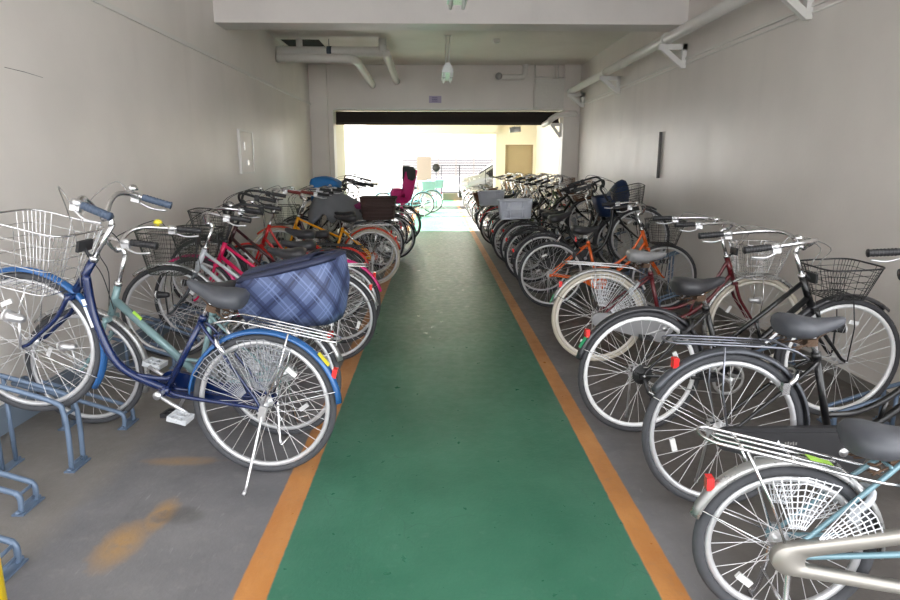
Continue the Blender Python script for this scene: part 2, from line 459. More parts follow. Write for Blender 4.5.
def b_pedal(R, ang, s):
    _, b = crank_pt(R, ang, s); m = MB(); c = b + V(0, s * .055, 0)
    m.tube([b, c + V(0, s * .045, 0)], .0065, 6)
    m.box(tuple(c + V(.036, 0, 0)), (.016, .085, .024)); m.box(tuple(c - V(.036, 0, 0)), (.016, .085, .024))
    for d in (-.04, 0, .04): m.box((c.x, c.y + d, c.z), (.075, .009, .020))
    return m
def b_sidestand(R, foot):
    m = MB(); m.tube([V(-.015, .07, R), V(-.02, .082, R - .05), V(foot[0] * .5 - .01, .082 + (foot[1] - .082) * .5, R * .42), V(foot[0], foot[1], .012)], .0065, 8, sm=4)
    m.box((-.018, .073, R - .01), (.035, .014, .07)); m.tube([V(foot[0], foot[1], .02), V(foot[0] + .004, foot[1] + .01, .004)], .009, 8)
    return m
def b_dblstand(R):
    m = MB()
    for s in (-1, 1): m.tube([V(-.005, s * .07, R), V(-.012, s * .08, R * .6), V(-.03, s * .12, .02), V(-.045, s * .13, .01)], .009, 8, sm=3); m.box((-.006, s * .072, R - .01), (.034, .012, .08))
    m.tube([V(-.045, -.13, .01), V(-.045, .13, .01)], .007, 8); m.tube([V(-.02, -.10, .12), V(-.02, .10, .12)], .006, 6)
    m.tube([V(-.03, -.12, .05), V(-.09, -.15, .06)], .006, 6)
    return m
def b_ringlock(R):
    m = MB(); c = V(.235, 0, R + .235) if R > .3 else V(.20, 0, R + .16); d = V(.62, 0, .78)  # radial direction
    d = (c - V(0, 0, R)).normalized()
    P = []
    for i in range(13):
        a = R_(-50 + 280 * i / 12); P.append(c + V(0, .052 * math.cos(a), 0) + d * (.052 * math.sin(a)) * 1.1)
    m.tube(P, .0115, 8); m.box(tuple(c + V(0, -.052, 0) - d * .03), (.03, .022, .05)); return m
def b_lamp(R, WB):
    m = MB(); c = V(WB + .03, .085, R + .15)
    m.tube([c + V(-.05, 0, 0), c + V(-.04, 0, 0), c + V(.01, 0, 0), c + V(.03, 0, 0)], [.014, .030], 12); m.tube([c + V(-.02, -.01, -.01), V(WB, .066, R)], .006, 6)
    return m
def b_lens(R, WB):
    c = V(WB + .062, .085, R + .15); return MB().tube([c, c + V(.008, 0, 0)], .029, 12)
def b_reflector():
    m = MB(); m.box((.006, 0, 0), (.022, .034, .042)); m.box((.012, 0, -.022), (.012, .022, .02)); return m
def b_tail(): return MB().box((0, 0, 0), (.02, .03, .035))
def b_guard(R, s):
    m = MB(); y = s * .075
    def pl(r, a): return V(r * math.cos(R_(a)), y, R + r * math.sin(R_(a)))
    for (a0, a1) in ((15, 50), (62, 105)):
        for i in range(9):
            a = a0 + (a1 - a0) * i / 8
            am = (a0 + a1) / 2
            m.tube([pl(.10 + .0, am + (a - am) * .55), pl(R - .005, a)], .0022, 4, caps=False)
        for j in range(9):
            r = .11 + (R - .115) * j / 8; f = .55 + .45 * j / 8; am = (a0 + a1) / 2
            m.tube([pl(r, am + (a0 - am) * f), pl(r, am), pl(r, am + (a1 - am) * f)], .0022, 4)
    return m
def b_rearbasket(R, kind, h=.24):
    z = rackz(R) + .02; m = MB(); x0, x1, w = -.36, .10, .17
    def rg(t, n=28):
        e = .3; cx, hx = (x0 + x1) / 2, (x1 - x0) / 2 * (.86 + .14 * t); out = []
        for i in range(n):
            a = 2 * PI * i / n + PI / n; c, s_ = math.cos(a), math.sin(a)
            out.append(V(cx + hx * math.copysign(abs(c) ** e, c), w * (.86 + .14 * t) * math.copysign(abs(s_) ** e, s_), z + h * t))
        return out
    if kind == 'slat':
        m.tube(rg(1), .012, 6, closed=True); m.tube(rg(0), .010, 6, closed=True); m.tube(rg(.5), .008, 4, closed=True)
        a, b = rg(0, 72), rg(1, 72)
        for i in range(72): m.tube([a[i], b[i]], .0062, 4, caps=False)
        m.loft([rg(.02), [V((p.x + .13) * .975 - .13, p.y * .975, p.z) for p in rg(.96)], [V((p.x + .13) * .95 - .13, p.y * .95, p.z) for p in rg(.96)], [V((p.x + .13) * .95 - .13, p.y * .95, p.z) for p in rg(.06)]])
    else:
        m.loft([rg(0), rg(.04), rg(.5), rg(.96), rg(1), [V((p.x + .13) * .9 - .13, p.y * .9, p.z) for p in rg(1)], [V((p.x + .13) * .88 - .13, p.y * .88, p.z) for p in rg(.1)]])
        for t in (.15, .3, .45, .6, .75, .9): m.tube(rg(t), .009, 5, closed=True)
        m.tube(rg(1), .014, 6, closed=True)
    return m
def b_childseat(R):
    z = rackz(R) + .02; m = MB(); rings = []
    # profile in xz of the shell, swept in width
    prof = [(.22, .02, .13), (.10, .0, .15), (-.06, .0, .16), (-.14, .06, .165), (-.18, .20, .17), (-.21, .36, .165), (-.24, .50, .15), (-.26, .60, .11)]
    for x, dz, w in prof:
        nrm = V(.9, 0, .35) if dz > .03 else V(0, 0, 1)
        rg = []
        for k in range(11):
            t = -1 + 2 * k / 10; rg.append(V(x, w * t, z + dz) + nrm.normalized() * (.19 * abs(t) ** 3))
        for k in range(10, -1, -1):
            t = -1 + 2 * k / 10; rg.append(V(x, (w + .012) * t, z + dz) + nrm.normalized() * (.19 * abs(t) ** 3 - .022))
        rings.append(rg)
    m.loft(rings)
    for s in (-1, 1): m.tube([V(.0, s * .15, z), V(.03, s * .17, z - .2), V(.05, s * .17, z - .38)], .028, 8); m.box((.06, s * .17, z - .39), (.14, .07, .02))
    return m
def b_headrest(R):
    z = rackz(R) + .02; rings = []
    for x, w, h in ((-.25, .10, .08), (-.20, .15, .13), (-.10, .16, .15), (-.02, .15, .15), (-.01, .12, .12)):
        rings.append([V(x, w * math.copysign(abs(math.cos(a)) ** .5, math.cos(a)), z + .53 + h * math.copysign(abs(math.sin(a)) ** .5, math.sin(a))) for a in [2 * PI * k / 16 for k in range(16)]])
    return MB().loft(rings)
def b_skirt(R):
    m = MB()
    for s in (-1, 1):
        pts = [V(0, s * .08, R)] + [V((R + .01) * math.cos(R_(a)), s * .045, R + (R + .01) * math.sin(R_(a))) for a in range(20, 161, 10)]
        off = [p + V(0, s * .006, 0) for p in pts]; n = len(pts)
        m.add(pts + off, [tuple(range(n)), tuple(range(2 * n - 1, n - 1, -1))] + [(i, (i + 1) % n, (i + 1) % n + n, i + n) for i in range(n)])
    return m

def se(x, e): return math.copysign(abs(x) ** e, x)
def cushion(hx, hy, zs, seed, amp=.05, n=28, e=.5):
    r = random.Random(seed); ph = [r.uniform(0, 6) for _ in range(4)]; rings = []
    for z, f in zs:
        rings.append([V(hx * f * se(math.cos(2 * PI * k / n), e) * (1 + amp * math.sin(3 * 2 * PI * k / n + ph[0] + z * 14)), hy * f * se(math.sin(2 * PI * k / n), e) * (1 + amp * math.sin(5 * 2 * PI * k / n + ph[1] - z * 18)), z + amp * .25 * math.sin(2 * PI * k / n * 2 + ph[2]) * (f > .3)) for k in range(n)])
    return MB().loft(rings)
BIKES = []
def bicycle(side_, x, y, hd, pitch, label, group=None, R=.345, frame=None, ft='curve', tyre=rubber, rim=rim_silver, fender=None, steer=0, basket=None, big=False, dense=False,
            rack=chrome, case='full', casem=None, saddle=saddle_black, bar='city', barm=chrome, hh=1.0, gripm=None, stand='side', lock=chrome, crank=-130, detail=2, lean=0,
            WB=None, tail='red', sticker=None, guard=None, rearb=None, child=None, lamp=True, marks=None, rearf=(-6, 163), tw=.030, forkm=None, bell=chrome, skirt=None, saddle_dz=0, foot=(.0, .19), pedm=None, frontf=(48, 203), hub_big=False, net=None):
    WB = WB or (1.14 if R > .3 else 1.02)
    hd = R_(hd) + (0 if side_ > 0 else PI); pt = R_(pitch)
    root = bpy.data.objects.new('bicycle', None); COL.objects.link(root); root.empty_display_size = .1
    rot = Matrix.Rotation(hd, 4, 'Z') @ Matrix.Rotation(-pt, 4, 'Y') @ Matrix.Rotation(R_(lean), 4, 'X')
    ax = V(x, y, R) - rot @ V(0, 0, R)
    root.rotation_mode = 'XYZ'; root.matrix_basis = Matrix.Translation(ax) @ rot
    tag(root, label, 'bicycle', group)
    frame = frame or PBK; fender = fender or chrome; gripm = gripm or bl_plastic; forkm = forkm or frame; pedm = pedm or bl_plastic
    BB, CL, HB, HT = geo(R, WB)
    p0 = V(HB[0], 0, HB[1]); axd = V(HT[0] - HB[0], 0, HT[1] - HB[1])
    S = Matrix.Translation(p0) @ Matrix.Rotation(R_(steer), 4, axd) @ Matrix.Translation(-p0)
    nsp = 32 if detail >= 1 else 20
    fr = cm((R, ft, WB), lambda: b_frame(R, ft, WB), 'frame', frame, root)
    if marks:
        for (mx, my, mz, sx, sz, rr, mm) in marks:
            o = obj('decal', MB().box((0, 0, 0), (sx, .002, sz)), mm, fr, Matrix.Translation(V(mx, my, mz)) @ Matrix.Rotation(R_(rr), 4, 'Y'))
    for nm, M in (('rear_wheel', Matrix.Translation(V(0, 0, R))), ('front_wheel', S @ Matrix.Translation(V(WB, 0, R)))):
        w = cm((R, tw), lambda: b_rim(R, tw), 'rim', rim, root, M, nm)
        cm((R, tw), lambda: b_tyre(R, tw), 'tyre', tyre, w)
        cm((R, tw, nsp), lambda: b_spokes(R, tw, nsp, .03), 'spokes', spoke_m, w)
        cm((nm == 'rear_wheel',), lambda: b_hub(.05, .032 if nm == 'rear_wheel' else .026), 'hub', alloy, w)
        if detail >= 1:
            a_ = R_(random.uniform(0, 360))
            obj('wheel_reflector', MB().box((0, 0, 0), (.055, .012, .022)), white_lens, w, Matrix.Rotation(-a_, 4, 'Y') @ Matrix.Translation(V(R * .62, 0, 0)) @ Matrix.Rotation(PI / 2, 4, 'Y'))
    cm((R, WB), lambda: b_fork(R, WB), 'fork', forkm, root, S)
    if fender != 'none':
        f1 = cm((R, frontf), lambda: b_fender(R, frontf[0], frontf[1], .024), 'front_fender', fender, root, S @ Matrix.Translation(V(WB, 0, R)))
        f2 = cm((R,) + rearf, lambda: b_fender(R, rearf[0], rearf[1], .027), 'rear_fender', fender, root, Matrix.Translation(V(0, 0, R)))
        if detail >= 1:
            cm((R, 196), lambda: b_stay(R, 192), 'fender_stay', chrome, f1); cm((R, 150), lambda: b_stay(R, rearf[1] - 10), 'fender_stay', chrome, f2)
        if tail:
            a = R_(rearf[1] - 22); rr = R + .040
            t = obj('rear_reflector', cached((), b_reflector, 'rear_reflector'), red_lens if tail == 'red' else white_lens, f2, Matrix.Translation(V(rr * math.cos(a), 0, rr * math.sin(a))))
            t['label'] = 'red rear reflector on the fender'
        if sticker:
            for (ang, sm) in sticker:
                a = R_(ang); rr = R + .0275
                o = obj('sticker', MB().box((0, 0, 0), (.002, .036, .075)), sm, f2, Matrix.Rotation(-a, 4, 'Y') @ Matrix.Translation(V(rr, 0, 0)))
    elif detail >= 1:
        obj('rear_reflector', cached((), b_reflector, 'rear_reflector'), red_lens, fr, Matrix.Translation(V(.22, 0, .72)))
    sz = .83 + saddle_dz if R > .3 else .72 + saddle_dz
    sx = CL[0] - .03
    cm((R, round(sz, 3)), lambda: MB().tube([V(CL[0] + .01, 0, CL[1] - .03), V(sx - .005, 0, sz - .03)], .0125, 10), 'seat_post', chrome, root)
    sd = cm((), b_saddle, 'saddle', saddle, root, Matrix.Translation(V(sx - .01, 0, sz)) @ Matrix.Rotation(R_(-4), 4, 'Y'))
    if detail >= 2: cm((), b_springs, 'saddle_spring', rusty if detail >= 3 else dull_steel, sd)
    st = cm((R, WB, hh), lambda: b_stem(R, WB, hh), 'stem', barm, root, S)
    hb = cm((R, WB, hh, bar), lambda: b_bar(R, WB, hh, bar), 'handlebar', barm, root, S)
    for s in (-1, 1):
        g = cm((R, WB, hh, bar, s), lambda: b_grip(R, WB, hh, bar, s), 'grip', gripm, hb)
        if detail >= 1: cm((R, WB, hh, bar, s), lambda: b_lever(R, WB, hh, bar, s), 'brake_lever', alloy if barm is chrome else bl_plastic, hb)
    if bell and detail >= 1: cm((R, WB, hh, bar), lambda: b_bell(R, WB, hh, bar), 'bell', bell, hb)
    if detail >= 1: cm((R, WB, hh, bar), lambda: b_cable(R, WB, hh, bar), 'brake_cable', bl_plastic if detail < 3 else dull_steel, root, S)
    if basket:
        bk = cm((R, WB, big, dense), lambda: b_basket(R, WB, big, dense), 'front_basket', basket, root, S)
        cm((R, WB, big), lambda: b_bstay(R, WB, big), 'basket_stay', basket, bk); cm((R, WB, big), lambda: b_bmount(R, WB, big), 'basket_mount', bl_plastic, bk)
    if rack: cm((R,), lambda: b_rack(R), 'rear_rack', rack, root)
    if case == 'full': cc = cm((R,), lambda: b_case(R), 'chain_case', casem or bl_plastic, root)
    elif case in ('slim', 'wide', 'short'): cc = cm((R, case), lambda: b_case(R, case), 'chain_case', casem or bl_plastic, root)
    elif case == 'half': cc = cm((R,), lambda: b_halfcase(R), 'chain_case', casem or bl_plastic, root); cm((R,), lambda: b_ringgear(R), 'chain_ring', dull_steel, root)
    else: cc = cm((R,), lambda: b_ringgear(R), 'chain_ring', dull_steel, root); cm((R,), lambda: b_cassette(R), 'derailleur', bl_plastic, root)
    cr = cm((R, crank), lambda: b_crank(R, crank), 'crank', alloy, root)
    for s in (-1, 1): cm((R, crank, s), lambda: b_pedal(R, crank, s), 'pedal', pedm, cr)
    if stand == 'side': cm((R,) + tuple(foot), lambda: b_sidestand(R, foot), 'kickstand', alloy, root, Matrix.Rotation(pt, 4, 'Y') if False else None)
    elif stand: cm((R,), lambda: b_dblstand(R), 'kickstand', chrome, root)
    if lock: cm((R,), lambda: b_ringlock(R), 'ring_lock', lock, root)
    if lamp and detail >= 1:
        l = cm((R, WB), lambda: b_lamp(R, WB), 'front_lamp', bl_plastic if not guard else alloy, root, S); cm((R, WB), lambda: b_lens(R, WB), 'lamp_lens', white_lens, l)
    if guard:
        for s in (-1, 1): cm((R, s), lambda: b_guard(R, s), 'skirt_guard', guard, root)
    if rearb: cm((R, rearb[0], rearb[2] if len(rearb) > 2 else .24), lambda: b_rearbasket(R, rearb[0], rearb[2] if len(rearb) > 2 else .24), 'rear_basket', rearb[1], root)
    if child:
        c = cm((R,), lambda: b_childseat(R), 'child_seat', child[0], root); obj('lap_cushion', cushion(.13, .17, ((0, .7), (.03, 1), (.12, 1.05), (.17, .8), (.19, .2)), 3, .05), child[0], c, Matrix.Translation(V(.10, 0, rackz(R) + .10))); cm((R,), lambda: b_headrest(R), 'headrest', child[1], c)
    if skirt: cm((R,), lambda: b_skirt(R), 'wheel_cover', skirt, root)
    BIKES.append(root)
    return root, rot, ax

PBK = paint('black', 14, 14, 17); PBLUE = paint('deep_blue', 12, 32, 78, .22); PSKY = paint('bright_blue', 40, 92, 150, .22); PTEAL = paint('pale_teal', 128, 158, 162, .3)
PGREY = paint('slate_grey', 70, 74, 80); PPINK = paint('hot_pink', 225, 25, 95); PRED = paint('red', 200, 20, 22); PMAR = paint('maroon', 92, 12, 24)
PYEL = paint('yellow', 240, 165, 12); PORG = paint('orange', 225, 98, 22); PRORG = paint('orange_red', 190, 60, 20); PSIL = paint('silver', 190, 194, 200, .3)
PMAG = paint('magenta', 210, 30, 120); PDRED = paint('wine', 60, 14, 22); PAQUA = paint('aqua', 120, 190, 200); PLB = paint('light_steel_blue', 112, 146, 158)
FSIL = mat('fender_silver', (.40, .40, .40), .28, .7, .05, 15); FCHAMP = mat('case_champagne', (.36, .34, .31), .35, .4, .06, 12)
FBLK = mat('fender_black', (.03, .03, .035), .3, .1, .1, 15, coat=.4); FGREY = mat('fender_gunmetal', (.09, .095, .11), .3, .5, .08, 15)
CASESIL = mat('case_silver', srgb(175, 175, 178), .35, .5, .05, 15)

# ------------------------------------------------------------------ procedural surfaces
def wall_mat(name, col, rough=.36, streak=.06, bump=.25):
    m = bpy.data.materials.new(name); m.use_nodes = True; nt = m.node_tree; N = nt.nodes; L = nt.links; b = N['Principled BSDF']
    tc = N.new('ShaderNodeTexCoord')
    def noise(s, d, vec=None, sc=None):
        n = N.new('ShaderNodeTexNoise'); n.inputs['Scale'].default_value = s; n.inputs['Detail'].default_value = d
        mp = N.new('ShaderNodeMapping'); mp.inputs['Scale'].default_value = sc or (1, 1, 1)
        L.new(tc.outputs['Object'], mp.inputs['Vector']); L.new(mp.outputs['Vector'], n.inputs['Vector']); return n
    a = noise(1.1, 6); s = noise(3.0, 5, sc=(1, 1, .12)); f = noise(45, 5)
    def mixc(A, B, fac):
        x = N.new('ShaderNodeMix'); x.data_type = 'RGBA'
        for k, val in (('A', A), ('B', B)):
            if isinstance(val, tuple): x.inputs[k].default_value = val
            else: L.new(val, x.inputs[k])
        L.new(fac, x.inputs['Factor']); return x.outputs['Result']
    c = Vector(col[:3]); lo = (*(c * (1 - streak * 1.6)), 1); hi = (*(c * (1 + streak * .6)), 1); lo2 = (*(c * (1 - streak * 2.2)), 1)
    r1 = N.new('ShaderNodeMapRange'); r1.inputs['From Min'].default_value = .3; r1.inputs['From Max'].default_value = .7; L.new(a.outputs['Fac'], r1.inputs['Value'])
    r2 = N.new('ShaderNodeMapRange'); r2.inputs['From Min'].default_value = .62; r2.inputs['From Max'].default_value = .85; r2.inputs['To Max'].default_value = .8; L.new(s.outputs['Fac'], r2.inputs['Value'])
    base = mixc(lo, hi, r1.outputs['Result']); base = mixc(base, lo2, r2.outputs['Result'])
    L.new(base, b.inputs['Base Color'])
    rr = N.new('ShaderNodeMapRange'); rr.inputs['To Min'].default_value = rough - .14; rr.inputs['To Max'].default_value = rough + .16; L.new(s.outputs['Fac'], rr.inputs['Value']); L.new(rr.outputs['Result'], b.inputs['Roughness'])
    bp = N.new('ShaderNodeBump'); bp.inputs['Strength'].default_value = bump; bp.inputs['Distance'].default_value = .006
    ad = N.new('ShaderNodeMath'); ad.operation = 'ADD'; L.new(a.outputs['Fac'], ad.inputs[0]); L.new(f.outputs['Fac'], ad.inputs[1]); ad2 = N.new('ShaderNodeMath'); ad2.operation = 'MULTIPLY'; ad2.inputs[1].default_value = .6
    L.new(ad.outputs[0], ad2.inputs[0]); L.new(ad2.outputs[0], bp.inputs['Height']); L.new(bp.outputs['Normal'], b.inputs['Normal'])
    return m
W_WALL = wall_mat('wall_paint', (.79, .745, .71, 1)); W_BEAM = wall_mat('beam_paint', (.82, .78, .765, 1), .5); W_CEIL = wall_mat('ceiling_paint', (.78, .74, .69, 1), .5)
W_CREAM = wall_mat('cream_paint', (.80, .74, .60, 1), .5); W_WHITE = wall_mat('white_render', (.82, .81, .80, 1), .6, .03)
PIPE = mat('painted_pipe', (.77, .75, .72), .35, 0, .04, 12, coat=.2)
BRK = mat('painted_bracket', (.78, .77, .75), .4, 0, .03, 12)
DARKM = mat('shutter_dark', (.014, .009, .007), .8, 0, .2, 12)
BASEP = mat('base_paint', srgb(128, 142, 158), .5, 0, .12, 6, bump=.2)
RACKP = mat('rack_blue_grey', srgb(104, 122, 146), .38, .2, .12, 25)
KHAKI = mat('khaki_door', srgb(168, 150, 116), .5, 0, .04, 8)

LANE = (-.585, .765, -.70, .866)
def floor_mat():
    m = bpy.data.materials.new('floor_paint_and_concrete'); m.use_nodes = True; nt = m.node_tree; N = nt.nodes; L = nt.links; b = N['Principled BSDF']
    tc = N.new('ShaderNodeTexCoord'); sp = N.new('ShaderNodeSeparateXYZ'); L.new(tc.outputs['Object'], sp.inputs[0])
    def M(op, a, b_=None, c=None):
        n = N.new('ShaderNodeMath'); n.operation = op
        for i, x in enumerate((a, b_, c)):
            if x is None: continue
            if isinstance(x, (int, float)): n.inputs[i].default_value = x
            else: L.new(x, n.inputs[i])
        return n.outputs[0]
    def noise(s, d=5, sc=(1, 1, 1), rgh=.6):
        n = N.new('ShaderNodeTexNoise'); n.inputs['Scale'].default_value = s; n.inputs['Detail'].default_value = d; n.inputs['Roughness'].default_value = rgh
        mp = N.new('ShaderNodeMapping'); mp.inputs['Scale'].default_value = sc; L.new(tc.outputs['Object'], mp.inputs['Vector']); L.new(mp.outputs['Vector'], n.inputs['Vector']); return n.outputs['Fac']
    def rng(v, a, b_, c=0., d=1.):
        n = N.new('ShaderNodeMapRange'); n.inputs['From Min'].default_value = a; n.inputs['From Max'].default_value = b_; n.inputs['To Min'].default_value = c; n.inputs['To Max'].default_value = d; L.new(v, n.inputs['Value']); return n.outputs['Result']
    def mix(A, B, f):
        x = N.new('ShaderNodeMix'); x.data_type = 'RGBA'
        for k, val in (('A', A), ('B', B)):
            if isinstance(val, tuple): x.inputs[k].default_value = val
            else: L.new(val, x.inputs[k])
        if isinstance(f, float): x.inputs['Factor'].default_value = f
        else: L.new(f, x.inputs['Factor'])
        return x.outputs['Result']
    X, Y = sp.outputs['X'], sp.outputs['Y']
    n1, n2, n3, n4 = noise(1.6), noise(14), noise(60, 3), noise(5, 6, (1, .35, 1))
    wob = M('MULTIPLY', M('SUBTRACT', n2, .5), .012)
    Xw = M('ADD', X, wob)
    def between(a, b_): return M('MULTIPLY', rng(Xw, a - .004, a + .004), rng(Xw, b_ - .004, b_ + .004, 1, 0))
    conc = mix((.110, .112, .126, 1), (.212, .208, .216, 1), rng(n1, .3, .7))
    conc = mix(conc, (.30, .29, .285, 1), rng(n2, .55, .8, 0, .5)); conc = mix(conc, (.08, .08, .09, 1), rng(n4, .6, .8, 0, .6))
    # lighter brown-grey strip along the left wall (unpainted, set apart by a worn edge)
    strip = M('MULTIPLY', rng(M('ADD', X, M('MULTIPLY', M('SUBTRACT', n1, .5), .3)), -1.62, -1.50, 1, 0), .55)
    conc = mix(conc, (.24, .215, .185, 1), strip)
    sc = noise(9, 4, (3.5, .5, 1)); conc = mix(conc, (.42, .41, .41, 1), M('MULTIPLY', rng(sc, .64, .72, 0, .45), rng(n1, .45, .6)))
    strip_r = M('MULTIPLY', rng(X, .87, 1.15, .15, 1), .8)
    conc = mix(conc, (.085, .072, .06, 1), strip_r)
    # ochre stains
    def blob(cx, cy, rx, ry):
        a = M('MULTIPLY', M('SUBTRACT', X, cx), 1 / rx); c = M('MULTIPLY', M('SUBTRACT', Y, cy), 1 / ry)
        d = M('ADD', M('MULTIPLY', a, a), M('MULTIPLY', c, c)); d = M('ADD', d, M('MULTIPLY', M('SUBTRACT', n2, .5), 2.2))
        return rng(d, .2, 1.3, 1, 0)
    st = M('MAXIMUM', blob(-1.24, 2.22, .09, .17), M('MAXIMUM', M('MULTIPLY', blob(-1.28, 2.92, .20, .05), .7), blob(-1.17, 2.42, .06, .14)))
    conc = mix(conc, (.44, .24, .06, 1), M('MULTIPLY', st, M('MULTIPLY', rng(n2, .3, .62, .25, .9), .8)))
    conc = mix(conc, (.07, .065, .06, 1), M('MULTIPLY', blob(-1.08, 2.42, .10, .07), .5))
    orange = mix((.42, .165, .04, 1), (.56, .26, .085, 1), rng(n4, .35, .7)); orange = mix(orange, (.30, .20, .14, 1), rng(n2, .58, .78, 0, .45))
    green = mix((.032, .135, .082, 1), (.058, .19, .122, 1), rng(n1, .35, .7)); green = mix(green, (.14, .26, .20, 1), rng(n2, .60, .78, 0, .4)); green = mix(green, (.20, .30, .26, 1), M('MULTIPLY', rng(n3, .66, .74, 0, .45), rng(n1, .5, .65))); green = mix(green, (.03, .10, .07, 1), rng(n4, .63, .8, 0, .5))
    vo = N.new('ShaderNodeTexVoronoi'); vo.feature = 'DISTANCE_TO_EDGE'; vo.inputs['Scale'].default_value = 3.2
    mp = N.new('ShaderNodeMapping'); L.new(tc.outputs['Object'], mp.inputs['Vector'])
    nz = N.new('ShaderNodeTexNoise'); nz.inputs['Scale'].default_value = 3; L.new(mp.outputs['Vector'], nz.inputs['Vector'])
    va = N.new('ShaderNodeMixRGB'); va.inputs[0].default_value = .25; L.new(mp.outputs['Vector'], va.inputs[1]); L.new(nz.outputs['Color'], va.inputs[2]); L.new(va.outputs[0], vo.inputs['Vector'])
    crack = M('MULTIPLY', rng(vo.outputs['Distance'], 0, .008, 1, 0), rng(n1, .5, .62, 0, .55))
    green = mix(green, (.03, .08, .055, 1), crack)
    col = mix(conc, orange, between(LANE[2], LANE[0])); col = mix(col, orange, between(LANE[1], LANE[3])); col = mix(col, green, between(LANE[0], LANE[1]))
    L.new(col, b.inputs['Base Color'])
    lane = between(LANE[2], LANE[3])
    r = M('ADD', rng(n2, .3, .7, .40, .60), M('MULTIPLY', lane, -.14)); L.new(r, b.inputs['Roughness'])
    bp = N.new('ShaderNodeBump'); bp.inputs['Strength'].default_value = .35; bp.inputs['Distance'].default_value = .004
    L.new(M('ADD', n3, M('MULTIPLY', n1, 2.)), bp.inputs['Height']); L.new(bp.outputs['Normal'], b.inputs['Normal'])
    return m
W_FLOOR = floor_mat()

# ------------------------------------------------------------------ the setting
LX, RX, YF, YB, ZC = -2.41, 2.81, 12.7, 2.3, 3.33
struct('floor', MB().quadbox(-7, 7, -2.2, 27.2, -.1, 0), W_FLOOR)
struct('ground', MB().quadbox(-60, 60, -60, 90, -.2, -.102), mat('asphalt_outside', (.34, .34, .34), .8, 0, .12, 4))
wl = struct('wall_left', MB().quadbox(LX - .25, LX, YB, YF + .3, 0, 2.6).quadbox(LX - .25, LX - .018, YB, YF + .3, 2.6, ZC + .2), W_WALL)
for (y0, z0, y1, z1) in ((3.20, 2.00, 3.60, 1.985), (3.75, 1.985, 4.10, 1.975)):
    obj('wall_crack', MB().tube([V(LX - .0005, y0, z0), V(LX, (y0 + y1) / 2, (z0 + z1) / 2 + .004), V(LX - .0005, y1, z1)], .0018, 4), dark_mark, wl)
struct('wall_right', MB().quadbox(RX, RX + .25, YB, YF + .3, 0, 2.6).quadbox(RX + .018, RX + .25, YB, YF + .3, 2.6, ZC + .2), W_WALL)
struct('baseboard_left', MB().quadbox(LX, LX + .03, YB, YF, 0, .15), BASEP)
struct('baseboard_right', MB().quadbox(RX - .012, RX, YB, YF, 0, .07), mat('base_dark', (.2, .19, .18), .6))
struct('trim_1', MB().quadbox(LX - .018, LX + .022, YB, YF, 2.575, 2.612), PIPE)
struct('trim_2', MB().quadbox(RX - .022, RX + .018, YB, YF, 2.594, 2.622).tube([V(RX - .008, YB, 2.555), V(RX - .008, YF, 2.555)], .009, 8), PIPE)
struct('ceiling', MB().quadbox(LX - .25, RX + .25, -.9, YF + .4, ZC, ZC + .25), W_CEIL)
struct('sun_block_near', MB().quadbox(-9.5, -5.0, -14, 2.35, 0, 7.5), W_WHITE)  # unseen block, added to keep sun off the near floor and entrance
struct('sun_block_left', MB().quadbox(-9.5, LX - .25, YB, 14.2, 0, 7.5), W_WHITE)  # unseen mass added left of the passage so sun enters only past its end
struct('trim_3', MB().quadbox(LX - .02, RX + .02, 7.43, 7.80, 2.985, ZC + .001), W_BEAM)
# end wall of the passage with its opening
struct('wall_back', MB().quadbox(LX, -1.99, YF, YF + .3, 0, ZC).quadbox(2.5, RX, YF, YF + .3, 0, ZC).quadbox(-1.99, 2.5, YF, YF + .3, 2.50, ZC), W_WALL)
struct('trim_4', MB().quadbox(LX, -2.08, YF - .12, YF, 0, ZC), W_WALL)
struct('trim_5', MB().quadbox(2.49, RX, YF - .12, YF, 0, ZC), W_WALL)
struct('trim_6', MB().quadbox(-1.99, 2.5, YF - .02, YF, 2.50, 2.535), PIPE)
sh = empty('roller_shutter', (.25, YF + .40, 2.24)); tag(sh, 'dark rolled-up shutter box across the top of the far opening', 'shutter')
obj('shutter_box', MB().quadbox(-2.24, 2.25, -.03, .20, .04, .26), DARKM, sh); obj('bottom_bar', MB().quadbox(-2.24, 2.25, -.06, .0, 0, .05), mat('shutter_bar', (.035, .026, .02), .7, .0, .1, 20), sh)

# space beyond the passage
WB2 = 2.72
struct('ceiling_beyond', MB().quadbox(-2.2, 7, YF + .3, 27, WB2, WB2 + .3), W_CREAM)
struct('wall_beyond_left', MB().quadbox(-2.25, -1.99, YF + .3, 14.2, 0, WB2), W_CREAM)
struct('trim_7', MB().quadbox(-2.25, -1.99, 21.3, 22.9, 0, WB2), W_WHITE)
struct('wall_beyond_right', MB().quadbox(3.3, 3.5, YF + .3, 21, 0, WB2), W_CREAM)
struct('wall_beyond_side', MB().quadbox(2.81, 3.3, YF + .3, YF + .5, 0, WB2), W_CREAM)
struct('wall_beyond_back', MB().quadbox(1.98, 2.29, 21, 21.25, 0, WB2).quadbox(3.20, 3.5, 21, 21.25, 0, WB2).quadbox(2.29, 3.20, 21, 21.25, 2.10, WB2).quadbox(1.98, 2.16, 21.25, 21.9, 0, WB2), W_CREAM)
d = struct('door_1', MB().quadbox(2.33, 3.16, 21.06, 21.11, 0, 2.07), KHAKI)
obj('door_frame', MB().quadbox(2.29, 2.33, 21.0, 21.14, 0, 2.10).quadbox(3.16, 3.20, 21.0, 21.14, 0, 2.10).quadbox(2.29, 3.20, 21.0, 21.14, 2.07, 2.10), mat('door_frame_p', srgb(150, 132, 100), .5), d)
obj('door_handle', MB().tube([V(2.42, 21.06, 1.0), V(2.42, 21.02, 1.0), V(2.52, 21.02, 1.0)], .01, 8), alloy, d)
struct('trim_8', MB().quadbox(-2.2, 1.98, 20.6, 20.9, 2.42, WB2), W_CREAM)
